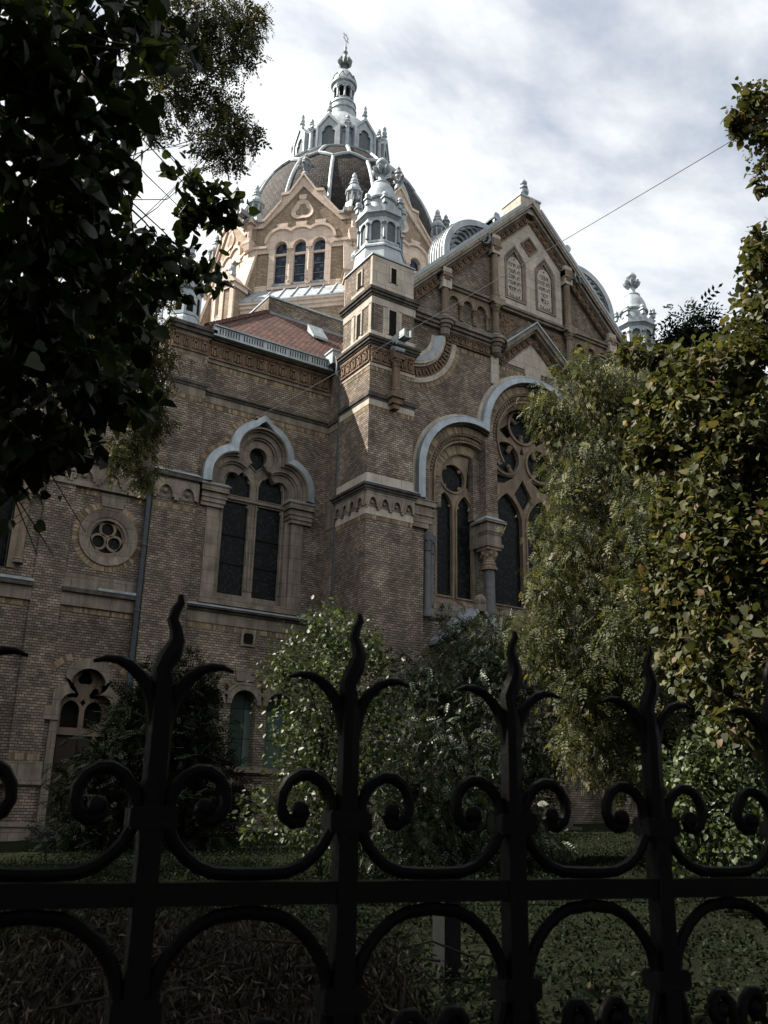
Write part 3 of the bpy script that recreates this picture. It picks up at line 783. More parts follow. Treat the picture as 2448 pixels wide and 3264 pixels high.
# jambs below the arches
for s in (1, -1):
    M = Matrix.Translation((XC, 0, 0)) @ Matrix.Scale(s, 4, (1, 0, 0))
    j = MB(M); j.box(-5.87, -5.22, 23.55, 24.3, .3, 10.45); j.box(-5.22, -4.62, 23.95, 24.3, 7.9, 11.6); j.box(-4.62, -4.3, 24.06, 24.3, 7.9, 11.6)
    J = j.build('jamb', 'brick', FRONT)
    j = MB(M); j.box(-5.87, -5.1, 23.42, 24.3, 10.45, 10.62); j.box(-5.87, -4.98, 23.40, 24.3, 10.62, 11.2); j.box(-5.87, -4.9, 23.36, 24.3, 10.86, 10.93); j.box(-5.87, -4.86, 23.32, 24.3, 11.2, 11.38)
    j.box(-4.98, -4.6, 23.72, 24.3, 10.35, 11.38); j.build('impost', 'stone', J)
    j = MB(M); j.frustum(-5.87, -4.83, 23.28, 24.3, 11.38, 11.52, .02, .3); j.frustum(-4.9, -4.4, 23.66, 24.3, 11.38, 11.47, .2, .2); j.build('impost_flashing', 'lead_blue', J)
    for x, y in ((-5.04, 23.6), (-4.74, 23.85)):
        k = MB(M); k.lathe(x, y, [(.17, 7.55), (.17, 7.7), (.12, 7.78), (.115, 9.72), (.15, 9.76), (.115, 9.8), (.13, 10.0), (.19, 10.22), (.2, 10.36)], 12)
        for i in range(6): k.ball(x + .16 * cos(i), y + .16 * sin(i), 10.12, .055, 6)
        k.build('jamb_column', 'granite', J, True)
    # pier between the windows
    p = MB(M); p.box(-2.56, -2.04, 23.55, 24.8, 11.3, 14.3); p.box(-2.62, -2.0, 24.02, 24.8, 7.9, 11.3); p.box(-2.86, -2.56, 23.9, 24.6, 11.3, 13.6)
    PIER = p.build('window_pier', 'brick', FRONT)
    p = MB(M); p.box(-2.56 - .01, -2.03, 23.53, 24.0, 11.3, 11.62); p.cbox(-2.42, 23.62, 10.28, 10.4, .36); p.cbox(-2.42, 23.62, 10.4, 10.72, .31); p.cbox(-2.42, 23.62, 10.72, 10.8, .34); p.cbox(-2.42, 23.62, 10.8, 11.12, .37); p.cbox(-2.42, 23.62, 11.12, 11.2, .46)
    p.box(-2.8, -2.0, 23.8, 24.3, 10.28, 11.2)
    p.build('pier_block', 'stone', PIER)
    p = MB(M); p.frustum(-2.88, -1.96, 23.14, 24.1, 11.2, 11.4, .2, .3); p.build('pier_flashing', 'lead_blue', PIER)
    p = MB(M); column(p, -2.42, 23.62, 9.5, 10.28, .2); 
    for i in range(10): p.ball(-2.42 + .24 * cos(i * .63), 23.62 + .24 * sin(i * .63), 9.98 + .08 * (i % 2), .07, 6)
    p.build('capital', 'tracery_stone', PIER)
    p = MB(M); p.lathe(-2.42, 23.62, [(.3, 7.5), (.3, 7.66), (.22, 7.76), (.2, 7.84), (.195, 9.55)], 18); p.build('pier_column', 'granite', PIER, True)
# tracery and glass
def tracery_side(M):
    f = MB(M); yy = 24.1
    l1 = arched(-4.33, -3.66, 8.5, 11.55, .62); l2 = arched(-3.46, -2.78, 8.5, 11.55, .62)
    qf = circ(-3.62, 12.75, .5, 24); tri = [(-3.02, 12.55), (-2.62, 11.9), (-2.62, 13.75), (-2.9, 13.6)]
    f.plate([(-4.6, 8.2), (-2.5, 8.2), (-2.5, 14.1), (-4.6, 14.1)], [l1, l2, qf, tri], yy, yy + .16)
    for l, g in ((l1, .93), (l2, .93), (qf, .9)):
        cx = sum(x for x, z in l) / len(l); cz = sum(z for x, z in l) / len(l)
    for l in (l1, l2): f.ring(l, [(x + (.05 if x > sum(p[0] for p in l) / len(l) else -.05), z + (.05 if z > 9 else -.05)) for x, z in l], yy - .05, yy, True)
    f.ring(circ(-3.62, 12.75, .5), circ(-3.62, 12.75, .57), yy - .05, yy, True)
    T = f.build('side_window', 'tracery_stone', FRONT)
    g = MB(M); g.box(-4.55, -2.55, yy + .10, yy + .13, 8.3, 14.0); g.build('glass', 'stained_glass', T)
    c = MB(M)
    for k in range(4):
        a = rad(45 + 90 * k); c.ball(-3.62 + .46 * cos(a), yy + .05, 12.75 + .46 * sin(a), .085, 8)
    for a0 in (-4.33, -3.46): 
        for i in range(2): c.ball(a0 + .09 + i * .5, yy + .05, 11.72, .06, 6)
    c.build('cusp', 'tracery_stone', T)
    s = MB(M); s.box(-4.62, -2.5, 23.86, yy + .1, 8.05, 8.28); s.box(-4.7, -2.45, 23.7, yy + .1, 7.9, 8.05); s.build('sill', 'stone', T)
tracery_side(Matrix.Translation((XC, 0, 0))); tracery_side(Matrix.Translation((XC, 0, 0)) @ Matrix.Scale(-1, 4, (1, 0, 0)))
yy = 24.5
f = MB(Matrix.Translation((XC, 0, 0)))
L1 = arched(-1.52, -.13, 8.6, 11.75, 1.15, 14); L2 = arched(.13, 1.52, 8.6, 11.75, 1.15, 14)
CI = [(0, 15.72), (-.83, 14.32), (.83, 14.32)]
hl = [L1, L2] + [circ(x, z, .62) for x, z in CI]
hl += [[(0, 12.35), (.42, 12.95), (0, 13.6), (-.42, 12.95)], [(-1.5, 13.2), (-.9, 13.3), (-.42, 13.62), (-.78, 13.56), (-1.3, 13.62)], [(1.5, 13.2), (.9, 13.3), (.42, 13.62), (.78, 13.56), (1.3, 13.62)],
       [(-.12, 14.62), (.12, 14.62), (0, 14.95)], [(-.72, 15.12), (-.5, 15.3), (-.7, 15.7), (-1.1, 15.4)], [(.72, 15.12), (.5, 15.3), (.7, 15.7), (1.1, 15.4)]]
f.plate([(-2.1, 8.2), (2.1, 8.2), (2.1, 16.7), (-2.1, 16.7)], hl, yy, yy + .2)
for l in (L1, L2):
    m = sum(p[0] for p in l) / len(l); f.ring(l, [(x + (.06 if x > m else -.06), z + .05) for x, z in l], yy - .06, yy, True)
for x, z in CI: f.ring(circ(x, z, .62), circ(x, z, .72), yy - .07, yy, True)
MIDW = f.build('rose_window', 'tracery_stone', FRONT)
g = MB(); g.box(XC - 2.05, XC + 2.05, yy + .12, yy + .15, 8.3, 16.6); g.build('glass', 'stained_glass', MIDW)
for x, z in CI:
    c = MB()
    for k in range(3):
        a = rad(90 + 120 * k + (180 if x == 0 else (-30 if x < 0 else 30)))
        px, pz = XC + x + .36 * cos(a), z + .36 * sin(a)
        c.tube([(XC + x + .6 * cos(a), yy + .06, z + .6 * sin(a)), (px, yy + .06, pz)], [.12, .07], 8); c.ball(px, yy + .05, pz, .1, 8)
    c.build('cusp', 'tracery_stone', MIDW)
s = MB(); s.box(XC - 2.1, XC + 2.1, 24.1, yy + .1, 8.05, 8.35); s.box(XC - 2.1, XC + 2.1, 23.9, yy + .1, 7.9, 8.05); s.build('sill', 'stone', MIDW)
b = MB(); b.box(16.6, mx(16.6), 23.72, YW, 7.72, 7.9)
for i in range(60): b.box(16.7 + i * .172, 16.79 + i * .172, 23.75, YW, 7.6, 7.72)
b.build('sill_course', 'stone', FRONT)
# low porch in front of the gabled wall
p = MB(); p.plate([(17.2, .6), (19.3, .6), (19.3, 6.75), (18.25, 7.75), (17.2, 6.75)], [arched(17.75, 18.75, .6, 4.6)], 22.7, 23.78)
p.plate([(mx(19.3), .6), (mx(17.2), .6), (mx(17.2), 6.75), (mx(18.25), 7.75), (mx(19.3), 6.75)], [arched(mx(18.75), mx(17.75), .6, 4.6)], 22.7, 23.78)
POR = p.build('porch', 'brick', ROOT)
p = MB()
for c in (18.25, mx(18.25)):
    for s in (1, -1): p.add([(c, y, 7.95 + d) for y in (22.55, 23.8) for d in (0, -.14)] + [(c + s * 1.2, y, 6.82 + d) for y in (22.55, 23.8) for d in (0, -.14)], [(0, 2, 6, 4), (1, 5, 7, 3), (0, 4, 5, 1), (2, 3, 7, 6), (4, 6, 7, 5), (0, 1, 3, 2)])
p.build('porch_coping', 'lead_blue', POR)
p = MB()
for c in (18.25, mx(18.25)): p.ball(c, 22.65, 8.12, .2, 10); p.cbox(c, 22.65, 7.75, 8.0, .14)
p.build('ball_finial', 'stone', POR)
p = MB()
for i in range(5): p.box(16.5, 19.4, 19.3 + .36 * i, 22.7, .9 + .0, 1.12 + .16 * i)
p.build('steps', 'concrete', POR)

# ---- zinc crests behind the gable -------------------------------------
for s in (1, -1):
    M = Matrix.Translation((XC, 0, 0)) @ Matrix.Scale(s, 4, (1, 0, 0)); c0 = (-2.58, 21.5)
    og = arc(c0[0], c0[1], 1.88, 183, 80, 14); tail = [(-2.12, 23.46), (-1.98, 23.66), (-1.98, 23.9)]
    top = [(-4.46, 21.2)] + og + tail
    low = [(-4.24, 21.42)] + [(c0[0] + (x - c0[0]) * .87, c0[1] + (z - c0[1]) * .87) for x, z in og] + [(-2.2, 23.2), (-2.1, 23.3), (-2.05, 23.4)]
    c = MB(M); c.ring(low, top, 23.46, 23.62); c.plate(top + [(-1.9, 23.76)], [], 23.54, 23.6)
    c.ring([(x, z) for x, z in top], [(x * 1.0 + .0, z + .0) for x, z in [(c0[0] + (x - c0[0]) * 1.012, c0[1] + (z - c0[1]) * 1.012) for x, z in top]], 23.62, 24.4)
    c.plate(top + [(-1.9, 23.76)], [], 23.62, 24.38)
    c.tube([(-1.9, 23.42, 23.95), (-1.9, 24.3, 23.95)], .16, 12)
    CR = c.build('zinc_crest', 'zinc', ROOT)
    c = MB(M)
    for i in range(9):                         # scalloped leaves on the face
        a = rad(176 - 11.5 * i); r = 1.56
        x, z = c0[0] + r * cos(a), c0[1] + r * sin(a)
        tx, tz = cos(a - pi / 2), sin(a - pi / 2)
        c.tube([(x - tx * .1, 23.50, z - tz * .1), (x + tx * .12 - cos(a) * .08, 23.47, z + tz * .12 - sin(a) * .08), (x + tx * .2 - cos(a) * .3, 23.47, z + tz * .2 - sin(a) * .3), (x + tx * .1 - cos(a) * .5, 23.5, z + tz * .1 - sin(a) * .5), (x - tx * .05 - cos(a) * .52, 23.52, z - tz * .05 - sin(a) * .52)], [.03, .05, .065, .05, .015], 6)
    c.build('crest_relief', 'zinc_dark', CR)
    c = MB(M)
    for i in range(5):                         # raised seams over the barrel
        y = 23.74 + .16 * i
        pts = [(c0[0] + (x - c0[0]) * 1.02, y, c0[1] + (z - c0[1]) * 1.02) for x, z in top[:-3]]
        c.tube(pts, .022, 6)
    c.build('crest_seam', 'zinc_dark', CR)
r = MB(); r.add([(x, y, z) for y in (24.3, 34.0) for x, z in ((16.3, 19.6), (XC, 24.75), (mx(16.3), 19.6))], [(0, 1, 4, 3), (1, 2, 5, 4), (0, 3, 5, 2)]); r.build('transept_roof', 'zinc', ROOT)
w = MB(); w.box(16.3, 16.8, 25.0, 33.0, .3, 19.62); w.box(mx(16.8), mx(16.3), 25.0, 33.0, .3, 19.62); w.build('transept_wall', 'brick', ROOT)
# ---- side aisle wall with the trefoil window ---------------------------
YA = 26.2
def lobes(rs, rc, zf, cs, cc, n=12):
    """three-lobed outline about cc[0]: side centre cs, top centre cc"""
    dx, dz = cc[0] - cs[0], cc[1] - cs[1]; D = math.hypot(dx, dz)
    a = (rs * rs - rc * rc + D * D) / (2 * D); h = math.sqrt(max(0, rs * rs - a * a))
    px, pz = cs[0] + a * dx / D - h * dz / D, cs[1] + a * dz / D + h * dx / D
    a1 = math.degrees(math.atan2(pz - cs[1], px - cs[0])); b0 = math.degrees(math.atan2(pz - cc[1], px - cc[0])) % 360
    half = [(cs[0] - rs, zf)] + arc(cs[0], cs[1], rs, 180, a1, n) + arc(cc[0], cc[1], rc, b0, 90, n)
    return half + [(2 * cc[0] - x, z) for x, z in half[:-1][::-1]]
WC = 11.82
def lob(d, zf=11.45): return lobes(1.14 + d, 1.16 + d, zf, (WC - .86, 11.75), (WC, 12.78))
aw = MB()
tw = []
for c in (10.62, 11.82, 13.02): tw.append(arched(c - .42, c + .42, 2.75, 4.6, .42))
hole = [(WC - 1.28, 7.75)] + [(WC - 1.28, 10.7), (WC - 1.72, 10.7)] + lob(-.28)[0:] + [(WC + 1.72, 10.7), (WC + 1.28, 10.7), (WC + 1.28, 7.75)]
aw.plate([(8.2, .3), (14.6, .3), (14.6, 16.6), (8.2, 16.6)], [hole] + tw, YA, YA + .6)
aw.box(14.38, 14.9, 25.0, 26.3, .3, 16.6)
AISLE = aw.build('aisle_wall', 'brick', ROOT)
p = MB()                                       # corner pier with set-back stages
p.box(8.33, 9.63, 26.03, 28.4, 11.5, 15.7); p.box(8.26, 9.66, 25.95, 28.4, .3, 11.2)
p.box(8.33, 8.34, 28.4, 31.0, 11.5, 15.7)
p.box(8.34, 8.9, 26.5, 40.0, .3, 16.4)
PIER2 = p.build('corner_pier', 'brick', ROOT)
p = MB(); p.box(8.35, 8.84, 25.98, 26.04, 14.72, 15.44); p.box(9.1, 9.61, 25.98, 26.04, 14.72, 15.44); p.build('raised_panel', 'brick', PIER2)
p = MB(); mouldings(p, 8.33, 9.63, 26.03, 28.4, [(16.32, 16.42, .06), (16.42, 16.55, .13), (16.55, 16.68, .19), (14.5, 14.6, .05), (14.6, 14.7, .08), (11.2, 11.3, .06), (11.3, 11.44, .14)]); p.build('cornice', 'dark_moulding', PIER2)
p = MB(); mouldings(p, 8.33, 9.63, 26.03, 28.4, [(15.6, 15.74, .02), (14.2, 14.5, .018), (10.42, 10.6, .02)]); p.build('stone_band', 'stone', PIER2)
p = MB(); relief(p, 8.35, 9.61, 15.74, 16.32, 26.03 - .045, .34, .05)
p.M = Matrix.Translation((8.33, 0, 0)) @ Matrix.Rotation(rad(-90), 4, 'Z'); relief(p, -28.4, -26.03, 15.74, 16.32, -.045, .34, .05); p.M = None
p.build('frieze', 'terracotta', PIER2)
p = MB(); p.box(8.25, 9.71, 25.93, 26.1, 10.6, 11.2); arcade(p, 8.26, 9.68, 10.6, 11.2, 25.93, .6, .06); p.build('arcaded_frieze', 'stone', PIER2)
p = MB(); p.frustum(8.18, 9.78, 25.86, 28.5, 11.44, 11.56, .14, .16); p.frustum(8.14, 9.82, 25.84, 28.6, 16.68, 16.8, .2, .2); p.build('flashing', 'lead_blue', PIER2)
p = MB(); soldier(p, 8.35, 9.61, 15.44, 15.6, 26.015, 26.06); soldier(p, 8.35, 9.61, 14.04, 14.2, 26.015, 26.06); soldier(p, 8.28, 9.64, 10.25, 10.42, 25.94, 26.0); p.build('soldier_course', 'voussoir', PIER2)
# zinc lantern on the pier
cx, cy = 8.98, 26.9
p = MB(); octo(p, cx, cy, [(.62, 16.8), (.60, 17.1), (.50, 17.22), (.44, 17.3), (.44, 18.25), (.56, 18.3), (.58, 18.42), (.46, 18.46), (.40, 18.5)])
p.lathe(cx, cy, [(.40, 18.5), (.44, 18.75), (.38, 19.05), (.22, 19.35), (.10, 19.5), (.09, 19.7), (.2, 19.85), (.14, 20.0), (.16, 20.1), (.03, 20.3)], 16)
PL = p.build('pier_lantern', 'zinc', ROOT)
for M in face_mats(cx, cy):
    q = MB(M); w = .49 * math.tan(rad(22.5)); q.plate([(-w, 17.28), (w, 17.28), (w, 18.24), (-w, 18.24)], [arched(-.12, .12, 17.4, 17.92)], -.49, -.44); q.build('lantern_face', 'zinc', PL)
    q = MB(M); q.box(-.13, .13, -.455, -.445, 17.38, 18.1); q.build('lantern_opening', 'void', PL)
# bands, frieze and gutter of the aisle
s = MB(); s.box(9.6, 14.5, 26.13, YA, 14.44, 14.6); s.box(9.6, 14.5, 26.08, YA, 14.52, 14.58); s.box(14.3, 14.4, 25.3, 26.3, 14.44, 14.6)
s.box(9.6, 14.5, 26.1, YA, 7.3, 7.45); s.box(9.6, 14.4, 26.0, YA, 7.38, 7.45)
s.build('string_course', 'dark_moulding', AISLE)
s = MB(); s.box(9.6, 14.5, 26.18, YA, 14.18, 14.44); s.box(14.36, 14.4, 25.3, 26.3, 14.18, 14.44); s.box(9.6, 14.5, 26.15, YA, 15.62, 15.74); s.box(9.6, 14.5, 26.16, YA, 6.95, 7.3)
s.box(9.6, 14.5, 26.17, YA, 11.0, 11.4) if False else None
s.box(14.36, 14.4, 25.3, 26.3, 10.6, 11.7); s.box(9.6, 14.4, 26.12, YA, 2.55, 2.72); s.box(9.63, 14.3, 26.0, YA, .3, 1.1)
s.build('stone_band', 'stone', AISLE)
s = MB(); s.add([(9.65, 25.98, 7.46), (14.3, 25.98, 7.46), (14.3, YA, 7.56), (9.65, YA, 7.56), (9.65, 25.98, 7.44), (14.3, 25.98, 7.44), (14.3, YA, 7.44), (9.65, YA, 7.44)], [(0, 1, 2, 3), (4, 7, 6, 5), (0, 4, 5, 1), (1, 5, 6, 2), (2, 6, 7, 3), (3, 7, 4, 0)]); s.build('sill_flashing', 'lead_blue', AISLE)
s = MB(); relief(s, 9.66, 14.28, 15.75, 16.4, YA - .07, .42, .06); s.build('frieze', 'terracotta', AISLE)
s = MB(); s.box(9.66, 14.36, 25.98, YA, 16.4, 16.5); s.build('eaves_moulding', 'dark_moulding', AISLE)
g = MB(); g.box(9.7, 14.24, 25.84, 26.15, 16.5, 16.82); g.box(9.7, 14.26, 25.78, 26.17, 16.82, 16.87); g.box(9.7, 14.26, 25.81, 26.1, 16.47, 16.5); GUT = g.build('gutter', 'zinc', ROOT)
g = MB()
for i in range(46): g.box(9.8 + i * .097, 9.83 + i * .097, 25.832, 25.845, 16.57, 16.77) if i % 9 else None
g.build('gutter_slots', 'void', GUT)
g = MB(); g.box(14.02, 14.3, 25.5, 26.0, 16.62, 17.1); g.box(13.98, 14.32, 25.46, 26.04, 17.1, 17.16); HOP = g.build('rainwater_hopper', 'zinc', ROOT)
g = MB(); g.tube([(14.16, 25.46, 16.85), (14.16, 25.36, 16.5), (14.14, 25.34, 16.2), (14.24, 25.33, 15.95), (14.3, 25.33, 15.8), (14.31, 25.33, 15.4), (14.31, 25.33, 1.2)], .065, 10); g.build('rainwater_pipe', 'pipe', HOP, True)
s = MB(); soldier(s, 9.66, 14.3, 15.44, 15.61, YA - .012, YA + .03); soldier(s, 9.66, 14.3, 14.0, 14.17, YA - .012, YA + .03); soldier(s, 9.66, 14.3, 6.77, 6.94, YA - .012, YA + .03); s.build('soldier_course', 'voussoir', AISLE)
# trefoil window
tip = [(WC - .3, 13.86), (WC - .14, 13.95), (WC, 14.16), (WC + .14, 13.95), (WC + .3, 13.86)]
def tipped(d, up=0.0):
    l = lob(d); k = len(l) // 2; out = []
    for i, (x, z) in enumerate(l):
        b = math.exp(-((x - WC) / .2) ** 2) * (.24 if z > 13 else 0)
        out.append((x, z + b))
    return out
h = MB(); h.ring(tipped(-.26), tipped(0), YA - .22, YA, yin=YA - .3); h.build('hood_flashing', 'lead_blue', AISLE)
h = MB(); h.ring(lob(-.30), lob(-.25), YA - .27, YA + .1); h.ring(lob(-.36), lob(-.30), YA - .12, YA + .15); h.ring(lob(-.52), lob(-.36), YA - .02, YA + .3); h.ring(lob(-.58), lob(-.52), YA + .06, YA + .3); h.ring(lob(-.84), lob(-.58), YA + .14, YA + .4)
h.build('window_hood', 'stone', AISLE)
v = MB()
voussoirs(v, WC - .86, 11.75, 1.15, 1.3, 180, 78, 26, YA - .012, YA + .02); voussoirs(v, WC + .86, 11.75, 1.15, 1.3, 102, 0, 26, YA - .012, YA + .02); voussoirs(v, WC, 12.78, 1.17, 1.33, 172, 98, 20, YA - .012, YA + .02); voussoirs(v, WC, 12.78, 1.17, 1.33, 82, 8, 20, YA - .012, YA + .02)
v.build('hood_brickwork', 'voussoir', AISLE)
f = MB(); yy = 26.52
l1 = arched(WC - 1.05, WC - .16, 8.02, 10.95, .05, 2)[:2] + [(WC - .16, 11.1), (WC - 1.05, 11.1)]
l2 = [(2 * WC - x, z) for x, z in l1][::-1]
u1 = arched(WC - 1.05, WC - .14, 11.32, 11.72); u2 = [(2 * WC - x, z) for x, z in u1][::-1]
tr = [(WC, 12.32), (WC + .36, 12.62)] + arc(WC, 12.72, .42, -10, 190, 14) + [(WC - .36, 12.62)]
f.plate([(WC - 1.75, 7.75), (WC + 1.75, 7.75), (WC + 1.75, 13.6), (WC - 1.75, 13.6)], [l1, l2, u1, u2, tr], yy, yy + .14)
for l in (u1, u2):
    m = sum(p[0] for p in l) / len(l); f.ring(l, [(x + (.05 if x > m else -.05), z + (.05 if z > 11.5 else -.03)) for x, z in l], yy - .05, yy, True)
f.ring(tr, [(WC + (x - WC) * 1.13, 12.66 + (z - 12.66) * 1.13) for x, z in tr], yy - .05, yy, True)
f.box(WC - 1.1, WC + 1.1, yy - .07, yy, 11.16, 11.26)
for x in (WC - .12, WC, WC + .12, WC - 1.1, WC + 1.1): f.tube([(x, yy - .02, 8.2), (x, yy - .02, 11.1)], .035, 6)
TW = f.build('trefoil_window', 'stone', ROOT)
g = MB(); g.box(WC - 1.2, WC + 1.2, yy + .08, yy + .1, 7.9, 13.4); g.build('glass', 'stained_glass', TW)
g = MB()
for z in (9.0, 9.95): g.box(WC - 1.05, WC + 1.05, yy + .05, yy + .08, z, z + .04)
g.build('saddle_bar', 'iron', TW)
g = MB()
for c in (WC - .6, WC + .6):
    for a in (60, 120, 20, 160): g.ball(c + .45 * cos(rad(a)), yy + .04, 11.72 + .45 * sin(rad(a)), .06, 6)
for s_ in (-1.05, -.16, .16, 1.05): g.ball(WC + s_, yy + .04, 11.02, .07, 6)
g.build('cusp', 'stone', TW)
j = MB()
for s_ in (1, -1):
    j.M = Matrix.Translation((WC, 0, 0)) @ Matrix.Scale(s_, 4, (1, 0, 0))
    j.box(-1.72, -1.28, YA - .03, YA + .5, 7.6, 10.65); j.box(-1.28, -1.12, YA + .1, YA + .45, 7.75, 10.7)
    j.box(-1.98, -1.2, YA - .12, YA + .4, 10.65, 10.78); j.box(-1.98, -1.16, YA - .16, YA + .4, 10.78, 11.12); j.box(-2.0, -1.12, YA - .2, YA + .4, 10.92, 10.98); j.box(-2.02, -1.1, YA - .26, YA + .4, 11.12, 11.3)
    j.frustum(-2.05, -1.06, YA - .3, YA + .4, 11.3, 11.34, 0, 0)
j.M = None; j.box(WC - 1.75, WC + 1.8, YA - .1, YA + .5, 7.56, 7.66); j.box(WC - 1.5, WC + 1.55, YA - .02, YA + .5, 7.66, 7.8)
j.build('window_jamb', 'stone', TW)
j = MB()
for s_ in (1, -1):
    j.M = Matrix.Translation((WC, 0, 0)) @ Matrix.Scale(s_, 4, (1, 0, 0)); j.frustum(-2.06, -1.05, YA - .31, YA + .3, 11.34, 11.46, .06, .2)
j.build('impost_flashing', 'lead_blue', TW)
# ground-floor triple window and vent
f = MB()
for c in (10.62, 11.82, 13.02): f.ring(arc(c, 4.6, .43, 0, 180, 12), arc(c, 4.6, .58, 0, 180, 12), YA - .09, YA + .1); f.ring(arc(c, 4.6, .60, 8, 172, 12), arc(c, 4.6, .68, 8, 172, 12), YA - .03, YA)
for c in (10.62, 11.82, 13.02): f.plate([(c - .28, 5.3), (c + .28, 5.3), (c + .36, 5.66), (c - .36, 5.66)], [], YA - .04, YA)
f.box(9.95, 13.7, YA - .16, YA + .2, 2.6, 2.76)
TRI = f.build('triple_window', 'stone', ROOT)
f = MB()
for x in (10.02, 11.22, 12.42, 13.62): column(f, x, YA + .12, 2.76, 4.6, .1)
f.build('window_colonnette', 'tracery_stone', TRI)
f = MB(); f.box(9.9, 13.8, YA + .3, YA + .34, 2.6, 5.3); f.build('shutter', 'green_shutter', TRI)
v = MB()
for c in (10.62, 11.82, 13.02):
    voussoirs(v, c, 4.6, .70, .86, 172, 118, 9, YA - .012, YA + .02); voussoirs(v, c, 4.6, .70, .86, 62, 8, 9, YA - .012, YA + .02)
v.build('arch_brickwork', 'voussoir', TRI)
q = MB(); q.plate([(11.58, 6.38), (12.06, 6.38), (12.06, 6.86), (11.58, 6.86)], [multifoil(11.82, 6.62, .2, 4, 45)], YA - .04, YA + .02); VT = q.build('vent', 'stone', ROOT)
q = MB(); q.box(11.6, 12.04, YA - .012, YA, 6.4, 6.84); q.build('opening', 'void', VT)

# ---- low wing on the left ------------------------------------------------
w = MB()
door = arched(6.42, 7.72, .6, 4.05, .65)
dtop = [(6.36, .6), (7.78, .6), (7.78, 3.9)] + arc(7.43, 4.15, .36, -10, 95, 6) + arc(7.07, 4.72, .5, -10, 190, 10) + arc(6.71, 4.15, .36, 85, 190, 6) + [(6.36, 3.9)]
win = arched(2.6, 4.45, 7.75, 10.2, .92)
w.plate([(-3.0, .3), (8.3, .3), (8.3, 11.3), (-3.0, 11.3)], [dtop, circ(7.13, 9.09, .82, 32), win], YA, YA + .6)
w.box(5.2, 6.0, 26.1, YA + .1, 1.1, 11.0); w.box(4.9, 8.3, 26.9, 27.4, 11.3, 14.2); w.box(-3, 8.3, 28.5, 29.0, .3, 13.0)
w.box(5.3, 5.7, 26.72, 26.9, 11.6, 14.0); w.box(6.2, 6.6, 26.72, 26.9, 11.6, 14.0); w.box(7.6, 8.3, 26.72, 26.9, 11.6, 14.0)
w.box(-1.4, -.6, 26.1, YA + .1, 1.1, 11.0)
WING = w.build('low_wing', 'brick', ROOT)
s = MB(); s.box(-3, 8.3, 26.1, YA, 10.62, 11.2); arcade(s, 5.0, 8.2, 10.62, 11.2, 26.1, .72, .06); s.box(-3, 8.3, 26.04, YA, 10.45, 10.62)
s.box(6.0, 8.26, 26.12, YA, 6.92, 7.3); s.box(6.0, 8.26, 26.15, YA, 7.45, 7.85); s.box(-3, 5.2, 26.12, YA, 6.92, 7.3)
s.box(-3, 6.15, 25.98, YA, 1.0, 1.1); s.box(-3, 6.15, 26.03, YA, .3, 1.0); s.box(-3, 6.1, 26.05, YA, 2.2, 2.62); s.box(-3, 6.12, 26.0, YA, 2.05, 2.2)
s.plate([(6.85, 10.0), (7.45, 10.0), (7.55, 10.4), (6.75, 10.4)], [], YA - .05, YA)
s.box(5.0, 8.3, 26.6, 27.0, 11.3, 11.62)
s.build('stone_band', 'stone', WING)
s = MB(); s.box(-3, 8.24, 25.92, YA, 11.2, 11.4); s.box(6.0, 8.26, 26.02, YA, 7.3, 7.42); s.box(-3, 5.2, 26.02, YA, 7.3, 7.42); s.build('cornice', 'dark_moulding', WING)
s = MB(); s.add([(4.95, 25.88, 11.41), (6.2, 25.88, 11.41), (6.2, 26.6, 11.58), (4.95, 26.6, 11.58), (4.95, 25.88, 11.39), (6.2, 25.88, 11.39), (6.2, 26.6, 11.39), (4.95, 26.6, 11.39)], [(0, 1, 2, 3), (4, 7, 6, 5), (0, 4, 5, 1), (1, 5, 6, 2), (2, 6, 7, 3), (3, 7, 4, 0)])
s.box(6.98, 8.2, 26.0, YA, 7.425, 7.5); s.box(-3, 5.2, 26.0, YA, 7.425, 7.5); s.build('flashing', 'lead_blue', WING)
s = MB(); s.add([(x, y, z) for y in (26.3, 26.95) for x, z in ((5.25, 11.4), (3.2, 14.3), (3.2, 14.05), (5.0, 11.4))], [(0, 1, 2, 3), (7, 6, 5, 4), (0, 4, 5, 1), (1, 5, 6, 2), (2, 6, 7, 3), (3, 7, 4, 0)]); s.build('parapet_coping', 'pale_stone', WING)
s = MB(); s.add([(x, y, z) for y in (26.45, 26.9) for x, z in ((-3, 11.3), (5.0, 11.3), (3.2, 14.0), (-3, 14.0))], [(0, 1, 2, 3), (7, 6, 5, 4), (0, 4, 5, 1), (1, 5, 6, 2), (2, 6, 7, 3), (3, 7, 4, 0)]); s.build('parapet', 'brick', WING)
s = MB(); soldier(s, 6.02, 8.2, 6.75, 6.91, YA - .012, YA + .03); soldier(s, 6.02, 8.2, 10.28, 10.44, YA - .012, YA + .03); soldier(s, 2, 5.18, 6.75, 6.91, YA - .012, YA + .03); soldier(s, 5.2, 6.0, 2.66, 2.84, 26.09, YA); s.build('soldier_course', 'voussoir', WING)
r = MB(); r.ring(circ(7.13, 9.09, .62, 36), circ(7.13, 9.09, .87, 36), YA - .06, YA + .3, True, yin=YA + .02); r.ring(circ(7.13, 9.09, .52, 36), circ(7.13, 9.09, .62, 36), YA + .05, YA + .4, True); RW = r.build('round_window', 'stone', ROOT)
v = MB(); voussoirs(v, 7.13, 9.09, .88, 1.05, 0, 360, 52, YA - .012, YA + .03, .16); v.build('arch_brickwork', 'voussoir', RW)
t = MB(); cs3 = [(7.13 + .27 * cos(rad(a)), 9.09 + .27 * sin(rad(a))) for a in (90, 210, 330)]
for (x, z) in cs3: t.ring(circ(x, z, .185, 20), circ(x, z, .255, 20), YA + .12, YA + .25, True)
